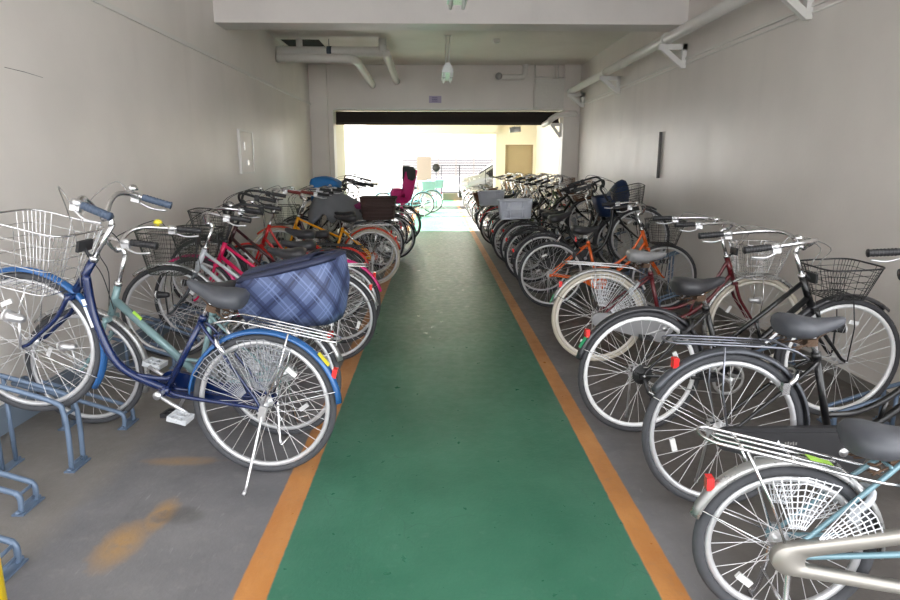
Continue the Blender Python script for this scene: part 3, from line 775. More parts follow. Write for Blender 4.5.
# things across the yard
struct('wall_outside', MB().quadbox(-14, 14, 33, 33.3, 0, 6.5), W_WHITE)
fn = empty('slat_fence', (0, 30.5, 0)); tag(fn, 'pale horizontal slat fence across the bright yard', 'fence')
m_ = MB()
for i in range(11): m_.quadbox(-1.6, 3.6, -.015, .015, .95 + i * .075, 1.012 + i * .075)
obj('slat_panel', m_, mat('pale_slats', (.11, .105, .115), .5), fn)
for i in range(7): obj('fence_post', MB().quadbox(-1.6 + i * .85, -1.54 + i * .85, -.05, .03, 0, 1.78), mat('fence_post_p', (.22, .20, .19), .5), fn)
obj('base_wall', MB().quadbox(-1.6, 3.6, -.08, .12, 0, .9), mat('lavender_wall', (.27, .26, .32), .6), fn)
tag(obj('concrete_kerb', MB().quadbox(.30, 1.25, 26.4, 27.0, 0, .30), mat('beige_kerb', (.17, .155, .115), .7, 0, .1, 6)), 'low beige concrete block closing the far end of the green lane', 'kerb')
tag(obj('beige_pillar', MB().quadbox(-.80, -.18, 27.4, 27.8, 0, 1.80), mat('pillar_beige', (.33, .27, .235), .7)), 'short beige pillar left of the pale slat fence', 'pillar')
br = empty('metal_barrier', (0, 22.3, 0)); tag(br, 'thin dark tubular barrier with a round black disc on one end', 'barrier')
dk = mat('barrier_dark', (.06, .06, .07), .4, .5)
obj('barrier_frame', MB().tube([V(.20, 0, 0), V(.20, 0, 1.44), V(1.75, 0, 1.44), V(1.75, 0, 0)], .017, 8).tube([V(.84, 0, 1.44), V(.84, 0, .50)], .017, 8).tube([V(.20, 0, .50), V(1.75, 0, .50)], .017, 8), dk, br)
obj('support_post', MB().tube([V(.02, .02, 0), V(.02, .02, 1.34)], .014, 8), dk, br)
obj('round_disc', MB().lathe_y([(.02, .03), (.12, .03), (.135, .0), (.11, -.04), (.01, -.055)], (.02, 0, 1.36), 20), bl_plastic, br)

# car, broadside at the far right
car = empty('car', (2.9, 23.6, 0)); tag(car, 'silver minivan parked across the far end behind the right-hand bicycles', 'car')
prof = [(-2.0, .35), (-2.02, .75), (-1.9, 1.0), (-1.35, 1.12), (-.75, 1.50), (-.35, 1.66), (1.6, 1.68), (1.95, 1.5), (2.02, .9), (2.0, .35)]
def car_rings(inset=0.):
    rings = []
    for y, k in ((-.84, .93), (-.80, .99), (-.4, 1.0), (.4, 1.0), (.80, .99), (.84, .93)):
        rings.append([V(x * k, y * (1 - .10 * max(0, z - 1.0)), .35 + (z - .35) * k) for x, z in prof])
    return rings
obj('car_body', MB().loft(car_rings()), mat('car_silver', srgb(190, 192, 196), .25, .6, .03, 8, coat=.6), car)
glass = mat('car_glass', (.03, .035, .04), .08, 0, .05, 8, coat=1)
m_ = MB(); m_.prism([(-.78, 1.40), (-1.12, 1.16), (-.95, 1.06), (-.2, 1.06), (-.2, 1.56), (-.42, 1.58)], -.85, .85); obj('side_window', m_, glass, car)
m_ = MB(); m_.prism([(-.12, 1.06), (1.5, 1.06), (1.45, 1.56), (-.12, 1.58)], -.85, .85); obj('rear_side_window', m_, glass, car)
m_ = MB(); m_.box((-1.06, 0, 1.335), (.62, 1.45, .015), rot=Matrix.Rotation(R_(-32.6), 3, 'Y')); obj('windscreen', m_, glass, car)
obj('head_lamp', MB().quadbox(-1.99, -1.75, -.86, -.60, .72, .88), white_lens, car)
obj('bumper', MB().quadbox(-2.06, -1.8, -.8, .8, .30, .55), bl_plastic, car)
obj('wing_mirror', MB().box((-.95, -.93, 1.14), (.12, .18, .14)), bl_plastic, car)
for sx in (-1.25, 1.3):
    for sy in (-.78, .78):
        w = obj('car_wheel', MB().lathe_y([(.02, -.10), (.30, -.10), (.33, -.06), (.33, .06), (.30, .10), (.02, .10)], seg=24), rubber, car, Matrix.Translation(V(sx, sy, .33)))
        obj('wheel_disc', MB().lathe_y([(.02, -.115), (.18, -.112), (.20, -.10), (.20, .10), (.02, .11)], seg=20), alloy, w)

# ------------------------------------------------------------------ pipes, lamps, panels
pp = empty('drain_pipe_run', (0, 0, 0)); tag(pp, 'pair of painted drain pipes with bends under the ceiling at upper left', 'pipe')
pp.location = (-1.6, 10.2, 3.14)
q = lambda x, y, z: V(x + 1.6, y - 10.2, z - 3.14)
obj('upper_pipe', MB().tube([q(-2.41, 10.2, 3.15), q(-.80, 10.2, 3.15)], .072, 14), PIPE, pp)
obj('riser_pipe', MB().tube([q(-2.07, 10.2, 3.15), q(-2.07, 10.2, 3.325)], .05, 14), PIPE, pp)
obj('riser_pipe', MB().tube([q(-.80, 10.16, 3.15), q(-.80, 10.16, 3.325)], .058, 14).tube([q(-.80, 10.16, 3.22), q(-.80, 10.16, 3.235)], .068, 14), PIPE, pp)
obj('lower_pipe', MB().tube([q(-2.41, 10.15, 3.045), q(-1.35, 10.15, 3.045), q(-1.26, 10.2, 3.04), q(-1.22, 10.4, 3.03), q(-1.20, 12.68, 2.96)], .064, 14), PIPE, pp)
obj('branch_pipe', MB().tube([q(-.80, 10.2, 3.15), q(-.76, 10.3, 3.14), q(-.74, 12.68, 3.03)], .068, 14), PIPE, pp)
obj('pipe_clamp', MB().tube([q(-1.65, 10.2, 3.15), q(-1.58, 10.2, 3.15)], .078, 14).tube([q(-1.62, 10.2, 3.2), q(-1.62, 10.2, 3.33)], .006, 6), mat('clamp_dark', srgb(70, 78, 88), .5, .3), pp)
hole = struct('ceiling_opening', MB().prism([(-2.36, 0), (-1.78, 0), (-1.78, .004), (-2.36, .004)], 10.25, 10.85), mat('opening_shade_black', (.008, .008, .008), .9))  # flat black sheet, the shade inside the opening put into its colour
hole.location = (0, 0, ZC - .005)
# long pipe on the right with triangular brackets
rp = empty('wall_pipe', (2.58, 0, 2.82)); tag(rp, 'long painted pipe running along the top of the right wall on triangular brackets', 'pipe')
obj('pipe', MB().tube([V(0, YB, 0), V(0, 12.5, 0)], .058, 14), PIPE, rp)
obj('pipe_joint', MB().tube([V(0, 9.0, 0), V(0, 9.12, 0)], .067, 14).tube([V(0, 4.0, 0), V(0, 4.1, 0)], .067, 14), PIPE, rp)
obj('slim_pipe', MB().tube([V(.12, YB, .03), V(.12, 12.5, .03)], .018, 8), PIPE, rp)
def bracket_mb():
    m = MB(); t = .06
    m.quadbox(-.09, .225, -t / 2, t / 2, -.115, -.055); m.quadbox(.175, .225, -t / 2, t / 2, -.31, -.055)
    a, b = V(-.06, 0, -.085), V(.20, 0, -.29); d = (b - a); L = d.length; ang = math.atan2(-d.z, d.x)
    m.box(tuple((a + b) / 2), (L, t * .9, .055), rot=Matrix.Rotation(ang, 3, 'Y'))
    m.tube([V(0, -.03, 0), V(0, .034, 0)], .066, 14)
    return m
for y in (12.25, 9.9, 7.35, 4.95): obj('pipe_bracket', bracket_mb(), BRK, rp, Matrix.Translation(V(0, y, 0)))
ep = empty('elbow_pipe', (2.35, 12.5, 2.3)); tag(ep, 'white elbow pipe on a triangular bracket at the top right corner of the opening', 'pipe')
obj('pipe', MB().tube([V(.36, .06, .12), V(.30, .0, .12), V(.05, -.02, .10), V(-.10, .0, .02), V(-.14, .10, -.03), V(-.16, .6, -.06)], .055, 12, sm=3), PIPE, ep)
obj('pipe_bracket', MB().quadbox(-.12, .10, -.045, .015, -.115, -.06).quadbox(.05, .10, -.044, .014, -.32, -.07).box((-.015, -.015, -.20), (.29, .05, .05), rot=Matrix.Rotation(R_(52), 3, 'Y')), BRK, ep)
lp = empty('lintel_pipe', (1.5, 12.6, 3.1)); tag(lp, 'short painted pipe elbow coming down from the ceiling above the opening', 'pipe')
obj('pipe', MB().tube([V(.23, 0, .23), V(.23, 0, .06), V(.19, 0, .01), V(.12, 0, 0), V(-.20, 0, 0), V(-.27, -.02, 0), V(-.29, -.1, 0)], .052, 12), PIPE, lp)
obj('pipe_collar', MB().tube([V(-.29, -.10, 0), V(-.29, -.14, 0)], .066, 12), mat('collar_grey', (.35, .34, .33), .5), lp)
jb = empty('junction_box', (2.2, 12.66, 2.8)); tag(jb, 'flat painted box with thin conduits on the right of the lintel', 'box')
obj('box_cover', MB().quadbox(-.27, .29, -.05, .04, -.27, .27), mat('box_paint', (.70, .68, .65), .45), jb)
obj('conduit', MB().tube([V(-.28, -.02, .53), V(-.28, -.02, -.30)], .014, 8).tube([V(.10, -.02, .53), V(.10, -.02, .27)], .014, 8).tube([V(.17, -.02, .53), V(.17, -.02, .27)], .014, 8).tube([V(-.28, -.02, .30), V(.29, -.02, .30)], .010, 8), PIPE, jb)
# small notice on the lintel
sg = obj('notice_sign', MB().quadbox(-.12, .12, -.006, 0, -.065, .065), mat('notice_lilac', srgb(178, 168, 196), .5, 0, .03)); sg.location = (0, YF - .001, 2.695); tag(sg, 'tiny lilac notice plate in the middle of the lintel above the opening', 'sign')
m_ = MB()
for i, (a, b, z) in enumerate(((-.06, .04, .03), (-.06, .04, .0), (-.06, .04, -.03))):
    x = a
    while x < b: m_.quadbox(x, x + .012, -.0085, -.006, z - .008, z + .008); x += .018
obj('sign_lettering', m_, mat('violet_ink', srgb(96, 84, 140), .6), sg)
# wall panels
ap = empty('access_panel', (LX, 8.2, 1.61)); tag(ap, 'narrow painted access panel on the left wall', 'panel')
obj('panel_frame', MB().quadbox(0, .03, -.29, -.26, -.27, .27).quadbox(0, .03, .26, .29, -.27, .27).quadbox(0, .03, -.26, .26, .245, .27).quadbox(0, .03, -.26, .26, -.27, -.245), PIPE, ap)
obj('panel_door', MB().quadbox(0, .018, -.26, .26, -.245, .245), W_WALL, ap); obj('latch', MB().quadbox(.018, .032, -.02, .02, -.16, -.10).quadbox(.018, .03, -.12, -.10, .02, .12), chrome, ap)
ap = empty('wall_patch_panel', (RX, 8.95, 1.57)); tag(ap, 'wide painted-over panel with a raised edge on the right wall', 'panel')
obj('panel_plate', MB().quadbox(-.008, 0, -.90, 1.02, -.27, .27), W_WALL, ap); obj('panel_cover', MB().quadbox(-.03, 0, -1.0, -.45, -.275, .275), W_WALL, ap)
obj('panel_edge', MB().quadbox(-.035, -.0, -1.018, -1.0, -.28, .28), mat('edge_dark', (.12, .115, .11), .6), ap)
# two ceiling lamps seen end on
glassm = mat('lamp_glass', (.80, .84, .84), .12, .0, .03, 20, coat=1)
tubem = mat('tube_white', (.82, .86, .88), .3, 0, .02, 20)
def lamp(y, label):
    t = empty('fluorescent_lamp', (.19, y, 3.33)); tag(t, label, 'lamp', 'twin tube lamps hanging over the lane')
    obj('ceiling_rose', MB().quadbox(-.055, .055, -.02, .02, -.012, 0), BRK, t)
    obj('hanger_rod', MB().tube([V(-.022, 0, 0), V(-.022, 0, -.42)], .006, 6).tube([V(.022, 0, 0), V(.022, 0, -.42)], .006, 6).tube([V(-.022, .78, 0), V(-.022, .78, -.42)], .006, 6).tube([V(.022, .78, 0), V(.022, .78, -.42)], .006, 6), BRK, t)
    m = MB(); m.prism([(-.035, -.39), (.035, -.39), (.085, -.50), (.085, -.53), (-.085, -.53), (-.085, -.50)], -.06, .86); obj('lamp_housing', m, mat('lamp_housing', (.72, .75, .75), .3, .2, .04), t)
    for s in (-1, 1):
        obj('lamp_tube', MB().tube([V(s * .055, -.02, -.56), V(s * .055, .82, -.56)], .018, 12), tubem, t)
        obj('tube_holder', MB().quadbox(s * .055 - .02, s * .055 + .02, -.055, -.02, -.60, -.52), glassm, t)
lamp(9.9, 'ceiling lamp hanging on rods just in front of the far lintel'); lamp(4.95, 'ceiling lamp cut by the top edge of the picture before the beam')
t = obj('smoke_detector', MB().lathe_z([(.05, 0), (.05, -.03), (.03, -.055), (.01, -.058)]), BRK); t.location = (.95, 10.2, 3.33); tag(t, 'tiny round detector on the ceiling right of the hanging lamp', 'detector')
t = empty('emergency_light', (1.62, 13.12, 2.185)); tag(t, 'small white cylindrical light fixed under the shutter box at right', 'lamp')
obj('light_body', MB().tube([V(-.11, 0, -.04), V(.11, 0, -.02)], .055, 14), white_lens, t); obj('light_arm', MB().tube([V(0, 0, 0), V(0, .02, .03), V(0, .03, .095)], .012, 8), BRK, t)
t = obj('ceiling_camera', MB().quadbox(-.05, .35, -.08, .08, -.06, 0).lathe_z([(.05, -.05), (.06, -.10), (.03, -.16)], (-.1, 0, 0), 12), mat('fixture_cream', (.5, .47, .42), .5)); t.location = (-.45, 18.5, WB2); tag(t, 'small fitting on the cream ceiling beyond the opening', 'fitting')

# ------------------------------------------------------------------ wheel racks on the floor
def rack_mb(h):
    m = MB()
    for s in (-1, 1):
        y = s * .05
        m.tube([V(0, y, 0), V(-.006, y, h * .55), V(.004, y, h * .86), V(.045, y, h + .005), V(.33, y, h + .10), V(.58, y, h + .17)], .0125, 8, sm=4)
        m.tube([V(.33, y, 0), V(.33, y, h + .10)], .011, 8)
    m.tube([V(.58, -.05, h + .17), V(.58, .05, h + .17)], .0115, 8)
    m.tube([V(0, -.05, .03), V(0, .05, .03)], .008, 6); m.tube([V(.005, -.05, h * .8), V(.005, .05, h * .8)], .008, 6)
    return m
RK = {h: fixn(rack_mb(h).mesh('rack_rails')) for h in (.35, .10)}
FP = fixn(MB().box((0, 0, .004), (.05, .15, .008)).lathe_z([(.011, .008), (.011, .018), (.004, .02)], (0, -.07, 0), 8).lathe_z([(.011, .008), (.011, .018), (.004, .02)], (0, .07, 0), 8).mesh('foot_plate'))
def wheel_rack(sd, x, y, high, label, group):
    t = empty('bicycle_rack', (x, y, 0), PI if sd < 0 else 0); tag(t, label, 'bicycle rack', group)
    obj('rack_rails', RK[.35 if high else .10], RACKP, t)
    for px in (0, .33): obj('foot_plate', FP, RACKP, t, Matrix.Translation(V(px, 0, 0)))
wheel_rack(-1, -1.77, 2.88, True, 'tall blue-grey tube rack holding the front wheel of the deep blue bicycle', None)
wheel_rack(-1, -1.77, 2.50, False, 'empty low blue-grey tube rack, nearer one showing both feet at the left edge', None)
wheel_rack(-1, -1.56, 2.05, False, 'empty low tube rack nearest the yellow post at bottom left', None)
wheel_rack(-1, -1.76, 3.38, False, 'low tube rack under the front wheel of the pale teal bicycle', None)
yp = empty('guard_post', (-1.425, 1.75, 0)); tag(yp, 'yellow guard post cut by the left bottom corner', 'post')
obj('post', MB().tube([V(0, 0, .004), V(0, 0, .80)], .06, 20), mat('guard_yellow', srgb(250, 215, 20), .35, 0, .04), yp); obj('base_flange', MB().tube([V(0, 0, .0), V(0, 0, .012)], .075, 20), dull_steel, yp)

# ------------------------------------------------------------------ bicycles
WM = white_mark
L1, rotL1, axL1 = bicycle(-1, -.812, 2.80, -5, 14, 'deep blue step-through bicycle nearest on the left, chrome wire basket and grey saddle', frame=PBLUE, ft='curve', tyre=rubber_grey, fender=PSKY, rim=rim_silver, steer=2, bar='short', WB=1.15,
    basket=chrome, big=True, rack=chrome, case='slim', casem=PBLUE, saddle=saddle_grey, hh=1.01, gripm=mat('grip_slate', srgb(70, 84, 105), .5), crank=-165, detail=3, stand='side', foot=(-.05, .22), guard=mat('net_grey', (.28, .29, .32), .5, 0, .04, 30), pedm=mat('pedal_grey', (.5, .52, .55), .4),
    sticker=[(128, yellow_sticker)], marks=[(.875, .0205, .555, .10, .012, -61, WM), (.905, .0205, .62, .03, .018, -61, WM)])
L2, rotL2, axL2 = bicycle(-1, -.84, 3.22, -9, 0, 'pale teal bicycle behind the blue one, plaid cover on its rear rack, yellow bell', frame=PTEAL, ft='single', R=.34, tyre=rubber_grey, fender=FSIL, rim=rim_silver, steer=6,
    basket=None, rack=chrome, casem=CASESIL, saddle=saddle_black, hh=.99, gripm=bl_plastic, crank=-60, detail=2, stand='dbl', guard=clear_net, bell=yellow_sticker, marks=[(.78, .0225, .655, .06, .018, -43, lime_sticker)])
L3, _, _ = bicycle(-1, -.786, 4.52, 3, 3, 'slate grey bicycle with silver twin tubes and black mesh basket by the left wall', frame=PSIL, forkm=PGREY, ft='twin', tyre=rubber, fender=FSIL, basket=dk_wire, dense=True, big=True,
    rack=chrome, hh=.98, barm=chrome, saddle=saddle_black, crank=20, steer=3, detail=2)
L4, _, _ = bicycle(-1, -.80, 5.02, 2, 2, 'hot pink bicycle with magenta rear mudguard behind the plaid cover', frame=PPINK, ft='twin', fender=PMAG, basket=dk_wire, dense=True, rack=None, hh=1.0, barm=bl_plastic, casem=PPINK, saddle=saddle_black, detail=2, steer=-5, crank=70)
L5, _, _ = bicycle(-1, -.97, 5.72, 0, 6, 'dark wine bicycle with black handlebar raised on the rack beside the pink one', frame=PDRED, forkm=PBK, ft='twin', fender=FBLK, basket=dk_wire, dense=True, rack=bl_wire, hh=1.02, barm=bl_plastic, detail=2, steer=4, crank=-20,
    marks=[(.76, .0175, .545, .12, .014, -42, WM)])
L6, _, _ = bicycle(-1, -1.02, 6.85, 4, 3, 'small-wheeled red bicycle with chrome stem and brown-red grips left of the yellow one', frame=PRED, ft='loop', fender=PRED, basket=None, R=.275, tail=None, rack=None, hh=1.05, gripm=mat('grip_brown', srgb(110, 45, 40), .5), detail=2, steer=-8, tyre=rubber, crank=110)
L7, _, _ = bicycle(-1, -.783, 7.62, -2, 1, 'yellow twin-tube bicycle with orange-red rear mudguard and cream tyres', frame=PYEL, ft='high', fender=PRORG, tyre=rubber_cream, rim=rim_silver, basket=None, rack=chrome, hh=1.03, detail=2, steer=10, casem=PRORG, crank=0, saddle=saddle_black)
L8, _, _ = bicycle(-1, -.80, 9.0, 2, 2, 'dark bicycle draped with a grey sheet behind the yellow frame', frame=PBK, ft='curve', fender=FBLK, tyre=rubber, rack=bl_wire, hh=1.0, detail=1, saddle=saddle_black)
L9, rotL9, axL9 = bicycle(-1, -.88, 8.3, -3, 0, 'bicycle carrying a dark brown wicker box over its cream-tyred rear wheel', frame=PDRED, ft='curve', fender=FSIL, tyre=rubber_cream, rearb=('box', wicker, .28), basket=bl_wire, detail=1)
L10, _, _ = bicycle(-1, -.66, 9.8, 1, 8, 'black bicycle raised on a rack, its basket under the bright blue cover', frame=PBK, ft='loop', fender=FBLK, basket=bl_wire, big=True, detail=1, barm=bl_plastic)
L11, _, _ = bicycle(-1, -.80, 10.3, -2, 14, 'black bicycle with upturned handlebars standing out against the bright opening', frame=PBK, ft='high', fender=FBLK, basket=bl_wire, detail=1, barm=bl_plastic, bar='sweep', steer=15)
L12, _, _ = bicycle(-1, -.72, 11.2, 3, 2, 'black bicycle with dark wheels just before the pink child seat', frame=PBK, ft='loop', fender=FBLK, basket=bl_wire, detail=1)
L13, _, _ = bicycle(-1, -.62, 12.0, -3, 0, 'black bicycle with a pink padded child seat over the rear wheel', frame=PBK, ft='curve', fender=FBLK, rim=rim_silver, child=(pink_fabric, seat_dark), basket=bl_wire, big=True, detail=1)
L14, _, _ = bicycle(-1, -.37, 18.2, 14, 0, 'pale aqua bicycle with a pale teal box behind, alone in the bright far space', frame=PAQUA, ft='curve', fender=PAQUA, rim=rim_silver, rearb=('box', teal_fabric), detail=1, basket=chrome, hh=1.0)
L15, _, _ = bicycle(-1, -.12, 19.7, 10, 0, 'pale aqua bicycle half hidden behind the first aqua one', frame=PAQUA, ft='curve', fender=PAQUA, rim=rim_silver, rearb=('box', teal_fabric), detail=1, basket=chrome)

R0, _, _ = bicycle(1, 1.093, 1.75, -8, 3, 'small-wheeled pale blue bicycle nearest at lower right, white net skirt guard', R=.275, frame=PLB, ft='curve', tyre=rubber_grey, tw=.036, fender=FSIL, rack=chrome, case='wide', casem=FCHAMP, saddle=saddle_grey, stand='dbl', guard=clear_net,
    lock=PSIL, detail=3, crank=60, saddle_dz=-.07, sticker=[(72, lime_sticker)], basket=chrome, big=True, rearf=(-6, 160), marks=[(.36, -.0945, .262, .022, .008, 4, dark_mark), (.40, -.0945, .259, .03, .008, 4, dark_mark)])
R1, _, _ = bicycle(1, 1.212, 2.45, 0, -1, 'black bicycle with curved twin tubes and grey saddle, second from the front on the right', frame=PBK, ft='loop', tyre=rubber_grey, fender=FGREY, rack=mat('rack_gun', (.25, .26, .30), .3, .9), casem=bl_plastic, saddle=saddle_grey,
    detail=3, hh=.99, bar='short', steer=2, crank=200, guard=None, basket=bl_wire, big=True, stand='side', rearf=(-6, 150), marks=[(.222 + .011 * i, -.0942, .334, .006, .011 + .004 * (i % 2), 12 * (i % 3) - 10, dull_steel) for i in range(5)])
tri_ = obj('decal', MB().prism([(.178, .325), (.204, .325), (.191, .350)], -.0945, -.093), WM, R1); tri_['label'] = 'small white triangle mark on the black chain case'
R2, _, _ = bicycle(1, 1.107, 3.22, 3.5, 2.5, 'black sporty bicycle with straight tubes, black wire basket and white rims, third on the right', frame=PBK, ft='twin', tyre=rubber, rim=mat('rim_white', (.85, .85, .86), .4, .2, .03), fender=FBLK, rack=None, case='gear', saddle=saddle_black,
    detail=3, bar='sweep', hh=.965, basket=bl_wire, big=(.31, .17, .06, .17), lock=bl_plastic, crank=-20, steer=-3, sticker=[(148, green_sticker)], marks=[(.72, -.0175, .49, .13, .014, -40, WM)], stand='side')
R3, _, _ = bicycle(1, 1.202, 4.49, -3.5, -1.5, 'maroon bicycle with cream tyres, grey saddle and chrome basket, fourth on the right', frame=PMAR, ft='loop', tyre=rubber_cream, rim=rim_cream, fender=FSIL, rack=chrome, casem=CASESIL, saddle=saddle_light,
    detail=3, basket=chrome, guard=clear_net, hh=1.0, bar='sweep', lock=PSIL, crank=20, sticker=[(160, green_sticker)], marks=[(.80, -.0165, .60, .10, .014, -52, yellow_sticker)], stand='side')
R4, _, _ = bicycle(1, 1.189, 6.33, -3, -1, 'orange bicycle with curved twin tubes and orange chain case', frame=PORG, ft='loop', tyre=rubber, rim=rim_silver, fender='none', rack=None, case='short', casem=PORG, saddle=saddle_black, detail=2, basket=bl_wire, hh=.97, lock=bl_plastic, crank=100)
R5, _, _ = bicycle(1, 1.22, 7.05, 2, 15, 'black bicycle raised behind the orange one, bluish front tyre', frame=PBK, ft='curve', fender=FBLK, tyre=rubber, rack=bl_wire, detail=2, basket=bl_wire, dense=True, barm=bl_plastic, steer=-8)
R6, rotR6, axR6 = bicycle(1, 1.20, 7.75, 0, 8, 'black bicycle under the navy child seat hood on the right', frame=PBK, ft='loop', fender=FBLK, rack=bl_wire, detail=2, basket=None, barm=bl_plastic)
R7, rotR7, axR7 = bicycle(1, 1.22, 8.5, -2, 2, 'dark bicycle with a light grey plastic basket on its rear rack, nearer of two', frame=PBK, ft='curve', fender=FBLK, rack=bl_wire, detail=1, basket=wicker_mid, dense=True, rearb=('slat', grey_plastic))
R8, _, _ = bicycle(1, 1.18, 9.2, 1, 15, 'black bicycle with brown wicker front basket raised in the right-hand row', frame=PBK, ft='high', fender=FBLK, rack=bl_wire, detail=1, basket=wicker_mid, dense=True, barm=chrome)
R9, _, _ = bicycle(1, 1.20, 9.9, 3, 3, 'silver bicycle among black ones beyond the nearer grey plastic basket', frame=PSIL, ft='curve', fender=FSIL, detail=1, basket=chrome)
R10, _, _ = bicycle(1, 1.22, 10.6, -3, 15, 'green-grey bicycle raised before the right column', frame=paint('moss', 90, 104, 70), ft='loop', fender=FBLK, detail=1, basket=wicker_mid, dense=True, barm=chrome)
R11, rotR11, axR11 = bicycle(1, 1.15, 11.4, 2, 2, 'dark bicycle with a light grey plastic basket on its rear rack, farther of two', frame=PBK, ft='twin', fender=PRED, detail=1, rearb=('slat', grey_plastic))
R12, _, _ = bicycle(1, 1.20, 12.1, -1, 12, 'bicycle with a brown wicker box at the rear, just inside the far opening', frame=PBK, ft='loop', fender=FBLK, detail=1, basket=bl_wire, rearb=('box', wicker_mid))
GR = 'city bicycles in the far part of the right-hand row'
far = [(13.0, 2, PBK, FBLK, 'curve', 'black bicycle standing just past the far opening on the right'), (13.9, 12, PSIL, FSIL, 'loop', 'silver bicycle first in the sunlit part of the right-hand row'),
       (14.8, 1, PDRED, FSIL, 'curve', 'wine red bicycle in the sunlit part of the right-hand row'), (15.8, 10, PBK, FBLK, 'twin', 'black bicycle after the wine red one in the sunlit right-hand row'),
       (16.9, 0, PBLUE, FSIL, 'curve', 'dark blue bicycle in the sunlit part of the right-hand row'), (18.1, 2, PBK, FBLK, 'loop', 'black bicycle third from the end of the right-hand row'),
       (19.2, 0, PSIL, FSIL, 'curve', 'silver bicycle last but one in the right-hand row'), (20.15, 0, PBK, FSIL, 'curve', 'black bicycle at the very end of the right-hand row in front of the car')]
for i, (yy, pt, fm, fd, ft, lb) in enumerate(far):
    bicycle(1, 1.17 + .03 * (i % 2) - .02 * i * 0, yy, (-1) ** i * 2.5, pt, lb, GR, frame=fm, fender=fd, ft=ft, detail=1 if i < 4 else 0, basket=(bl_wire, chrome, wicker_mid, bl_wire)[i % 4], hh=1.0, crank=(20, 80, -40, 140)[i % 4])
# racks under the other front wheels (one per bicycle)
for i, b in enumerate(BIKES):
    if b in (L1, L2, L14, L15): continue
    sd = -1 if b.matrix_basis.translation.x < 0 else 1
    p = b.matrix_basis @ V(1.14 if b is not R0 else 1.02, 0, 0)
    hi = p.z > .18
    near = b['label'].split(',')[0].split()[:8]
    wheel_rack(sd, p.x - sd * .02, p.y, hi, ('tall' if hi else 'low') + ' tube rack under the ' + ' '.join(near), 'wheel racks along the walls')

# ------------------------------------------------------------------ things lying on the bicycles
def on(rot, ax, local, name, label, cat, group=None):
    t = bpy.data.objects.new(name, None); COL.objects.link(t); t.empty_display_size = .1
    t.matrix_basis = Matrix.Translation(ax) @ rot @ Matrix.Translation(V(*local)); tag(t, label, cat, group); return t
def plaid_mat():
    m = bpy.data.materials.new('blue_plaid'); m.use_nodes = True; nt = m.node_tree; N = nt.nodes; L = nt.links; b = N['Principled BSDF']
    tc = N.new('ShaderNodeTexCoord'); sp = N.new('ShaderNodeSeparateXYZ'); L.new(tc.outputs['Object'], sp.inputs[0])
    def M(op, a, b_=None):
        n = N.new('ShaderNodeMath'); n.operation = op
        for i, x in enumerate((a, b_)):
            if x is None: continue
            if isinstance(x, (int, float)): n.inputs[i].default_value = x
            else: L.new(x, n.inputs[i])
        return n.outputs[0]
    h = M('ADD', sp.outputs['X'], M('MULTIPLY', sp.outputs['Y'], .9))
    u = M('ADD', M('MULTIPLY', h, .72), M('MULTIPLY', sp.outputs['Z'], .70)); v = M('SUBTRACT', M('MULTIPLY', h, .72), M('MULTIPLY', sp.outputs['Z'], .70))
    def band(c, period, a, w):
        f = M('FRACT', M('ADD', M('DIVIDE', c, period), 10.13)); return M('LESS_THAN', M('ABSOLUTE', M('SUBTRACT', f, a)), w)
    def mix(A, B, f, k):
        x = N.new('ShaderNodeMix'); x.data_type = 'RGBA'
        for q_, val in (('A', A), ('B', B)):
            if isinstance(val, tuple): x.inputs[q_].default_value = val
            else: L.new(val, x.inputs[q_])
        L.new(M('MULTIPLY', f, k), x.inputs['Factor']); return x.outputs['Result']
    c = srgb(84, 98, 136)
    for ax_ in (u, v):
        c = mix(c, srgb(38, 48, 84), band(ax_, .150, .30, .14), .62)
        c = mix(c, srgb(118, 134, 176), band(ax_, .150, .66, .030), .6)
        c = mix(c, srgb(24, 30, 60), band(ax_, .150, .30, .03), .6)
        c = mix(c, srgb(118, 134, 176), band(ax_, .150, .80, .018), .5)
    L.new(c, b.inputs['Base Color']); b.inputs['Roughness'].default_value = .55
    nz = N.new('ShaderNodeTexNoise'); nz.inputs['Scale'].default_value = 9; nz.inputs['Detail'].default_value = 5; L.new(tc.outputs['Object'], nz.inputs['Vector'])
    bp = N.new('ShaderNodeBump'); bp.inputs['Strength'].default_value = .7; bp.inputs['Distance'].default_value = .012; L.new(nz.outputs['Fac'], bp.inputs['Height']); L.new(bp.outputs['Normal'], b.inputs['Normal'])
    return m
PLAID = plaid_mat()
cv = on(rotL2, axL2, (-.10, 0, .75), 'basket_cover', 'blue plaid fabric cover over the rear basket of the pale teal bicycle', 'cover')
rings = []
rnd = random.Random(3)
NK = 40
for (hx, hy, z, tilt) in ((.20, .13, -.07, 0), (.235, .16, -.085, 0), (.262, .185, -.03, 0), (.275, .20, .05, .0), (.275, .205, .11, .04), (.268, .20, .155, .15), (.262, .19, .185, .25), (.23, .165, .205, .25), (.12, .08, .212, .25), (.02, .015, .214, .25)):
    rg = []
    for k in range(NK):
        a = 2 * PI * k / NK
        w = 1 + .022 * math.sin(3 * a + z * 22) + .016 * math.sin(7 * a + z * 31) + rnd.uniform(-.006, .006)
        x = hx * se(math.cos(a), .55) * w; y_ = hy * se(math.sin(a), .55) * w
        rg.append(V(x, y_, z - x * tilt * 1.0))
    rings.append(rg)
obj('cover_body', MB().loft(rings), PLAID, cv)
def toprim(hx, hy, dz, n=40, a0=0):
    return [V(hx * se(math.cos(2 * PI * k / n), .55), hy * se(math.sin(2 * PI * k / n), .55), .190 + dz - hx * se(math.cos(2 * PI * k / n), .55) * .25) for k in range(n)]
navy = mat('navy_band', srgb(40, 46, 72), .55, 0, .15, 10, bump=.4)
obj('zip_band', MB().loft([toprim(.266, .195, -.012), toprim(.266, .194, .006), toprim(.235, .168, .024), toprim(.225, .160, .016)], closed=True), navy, cv)
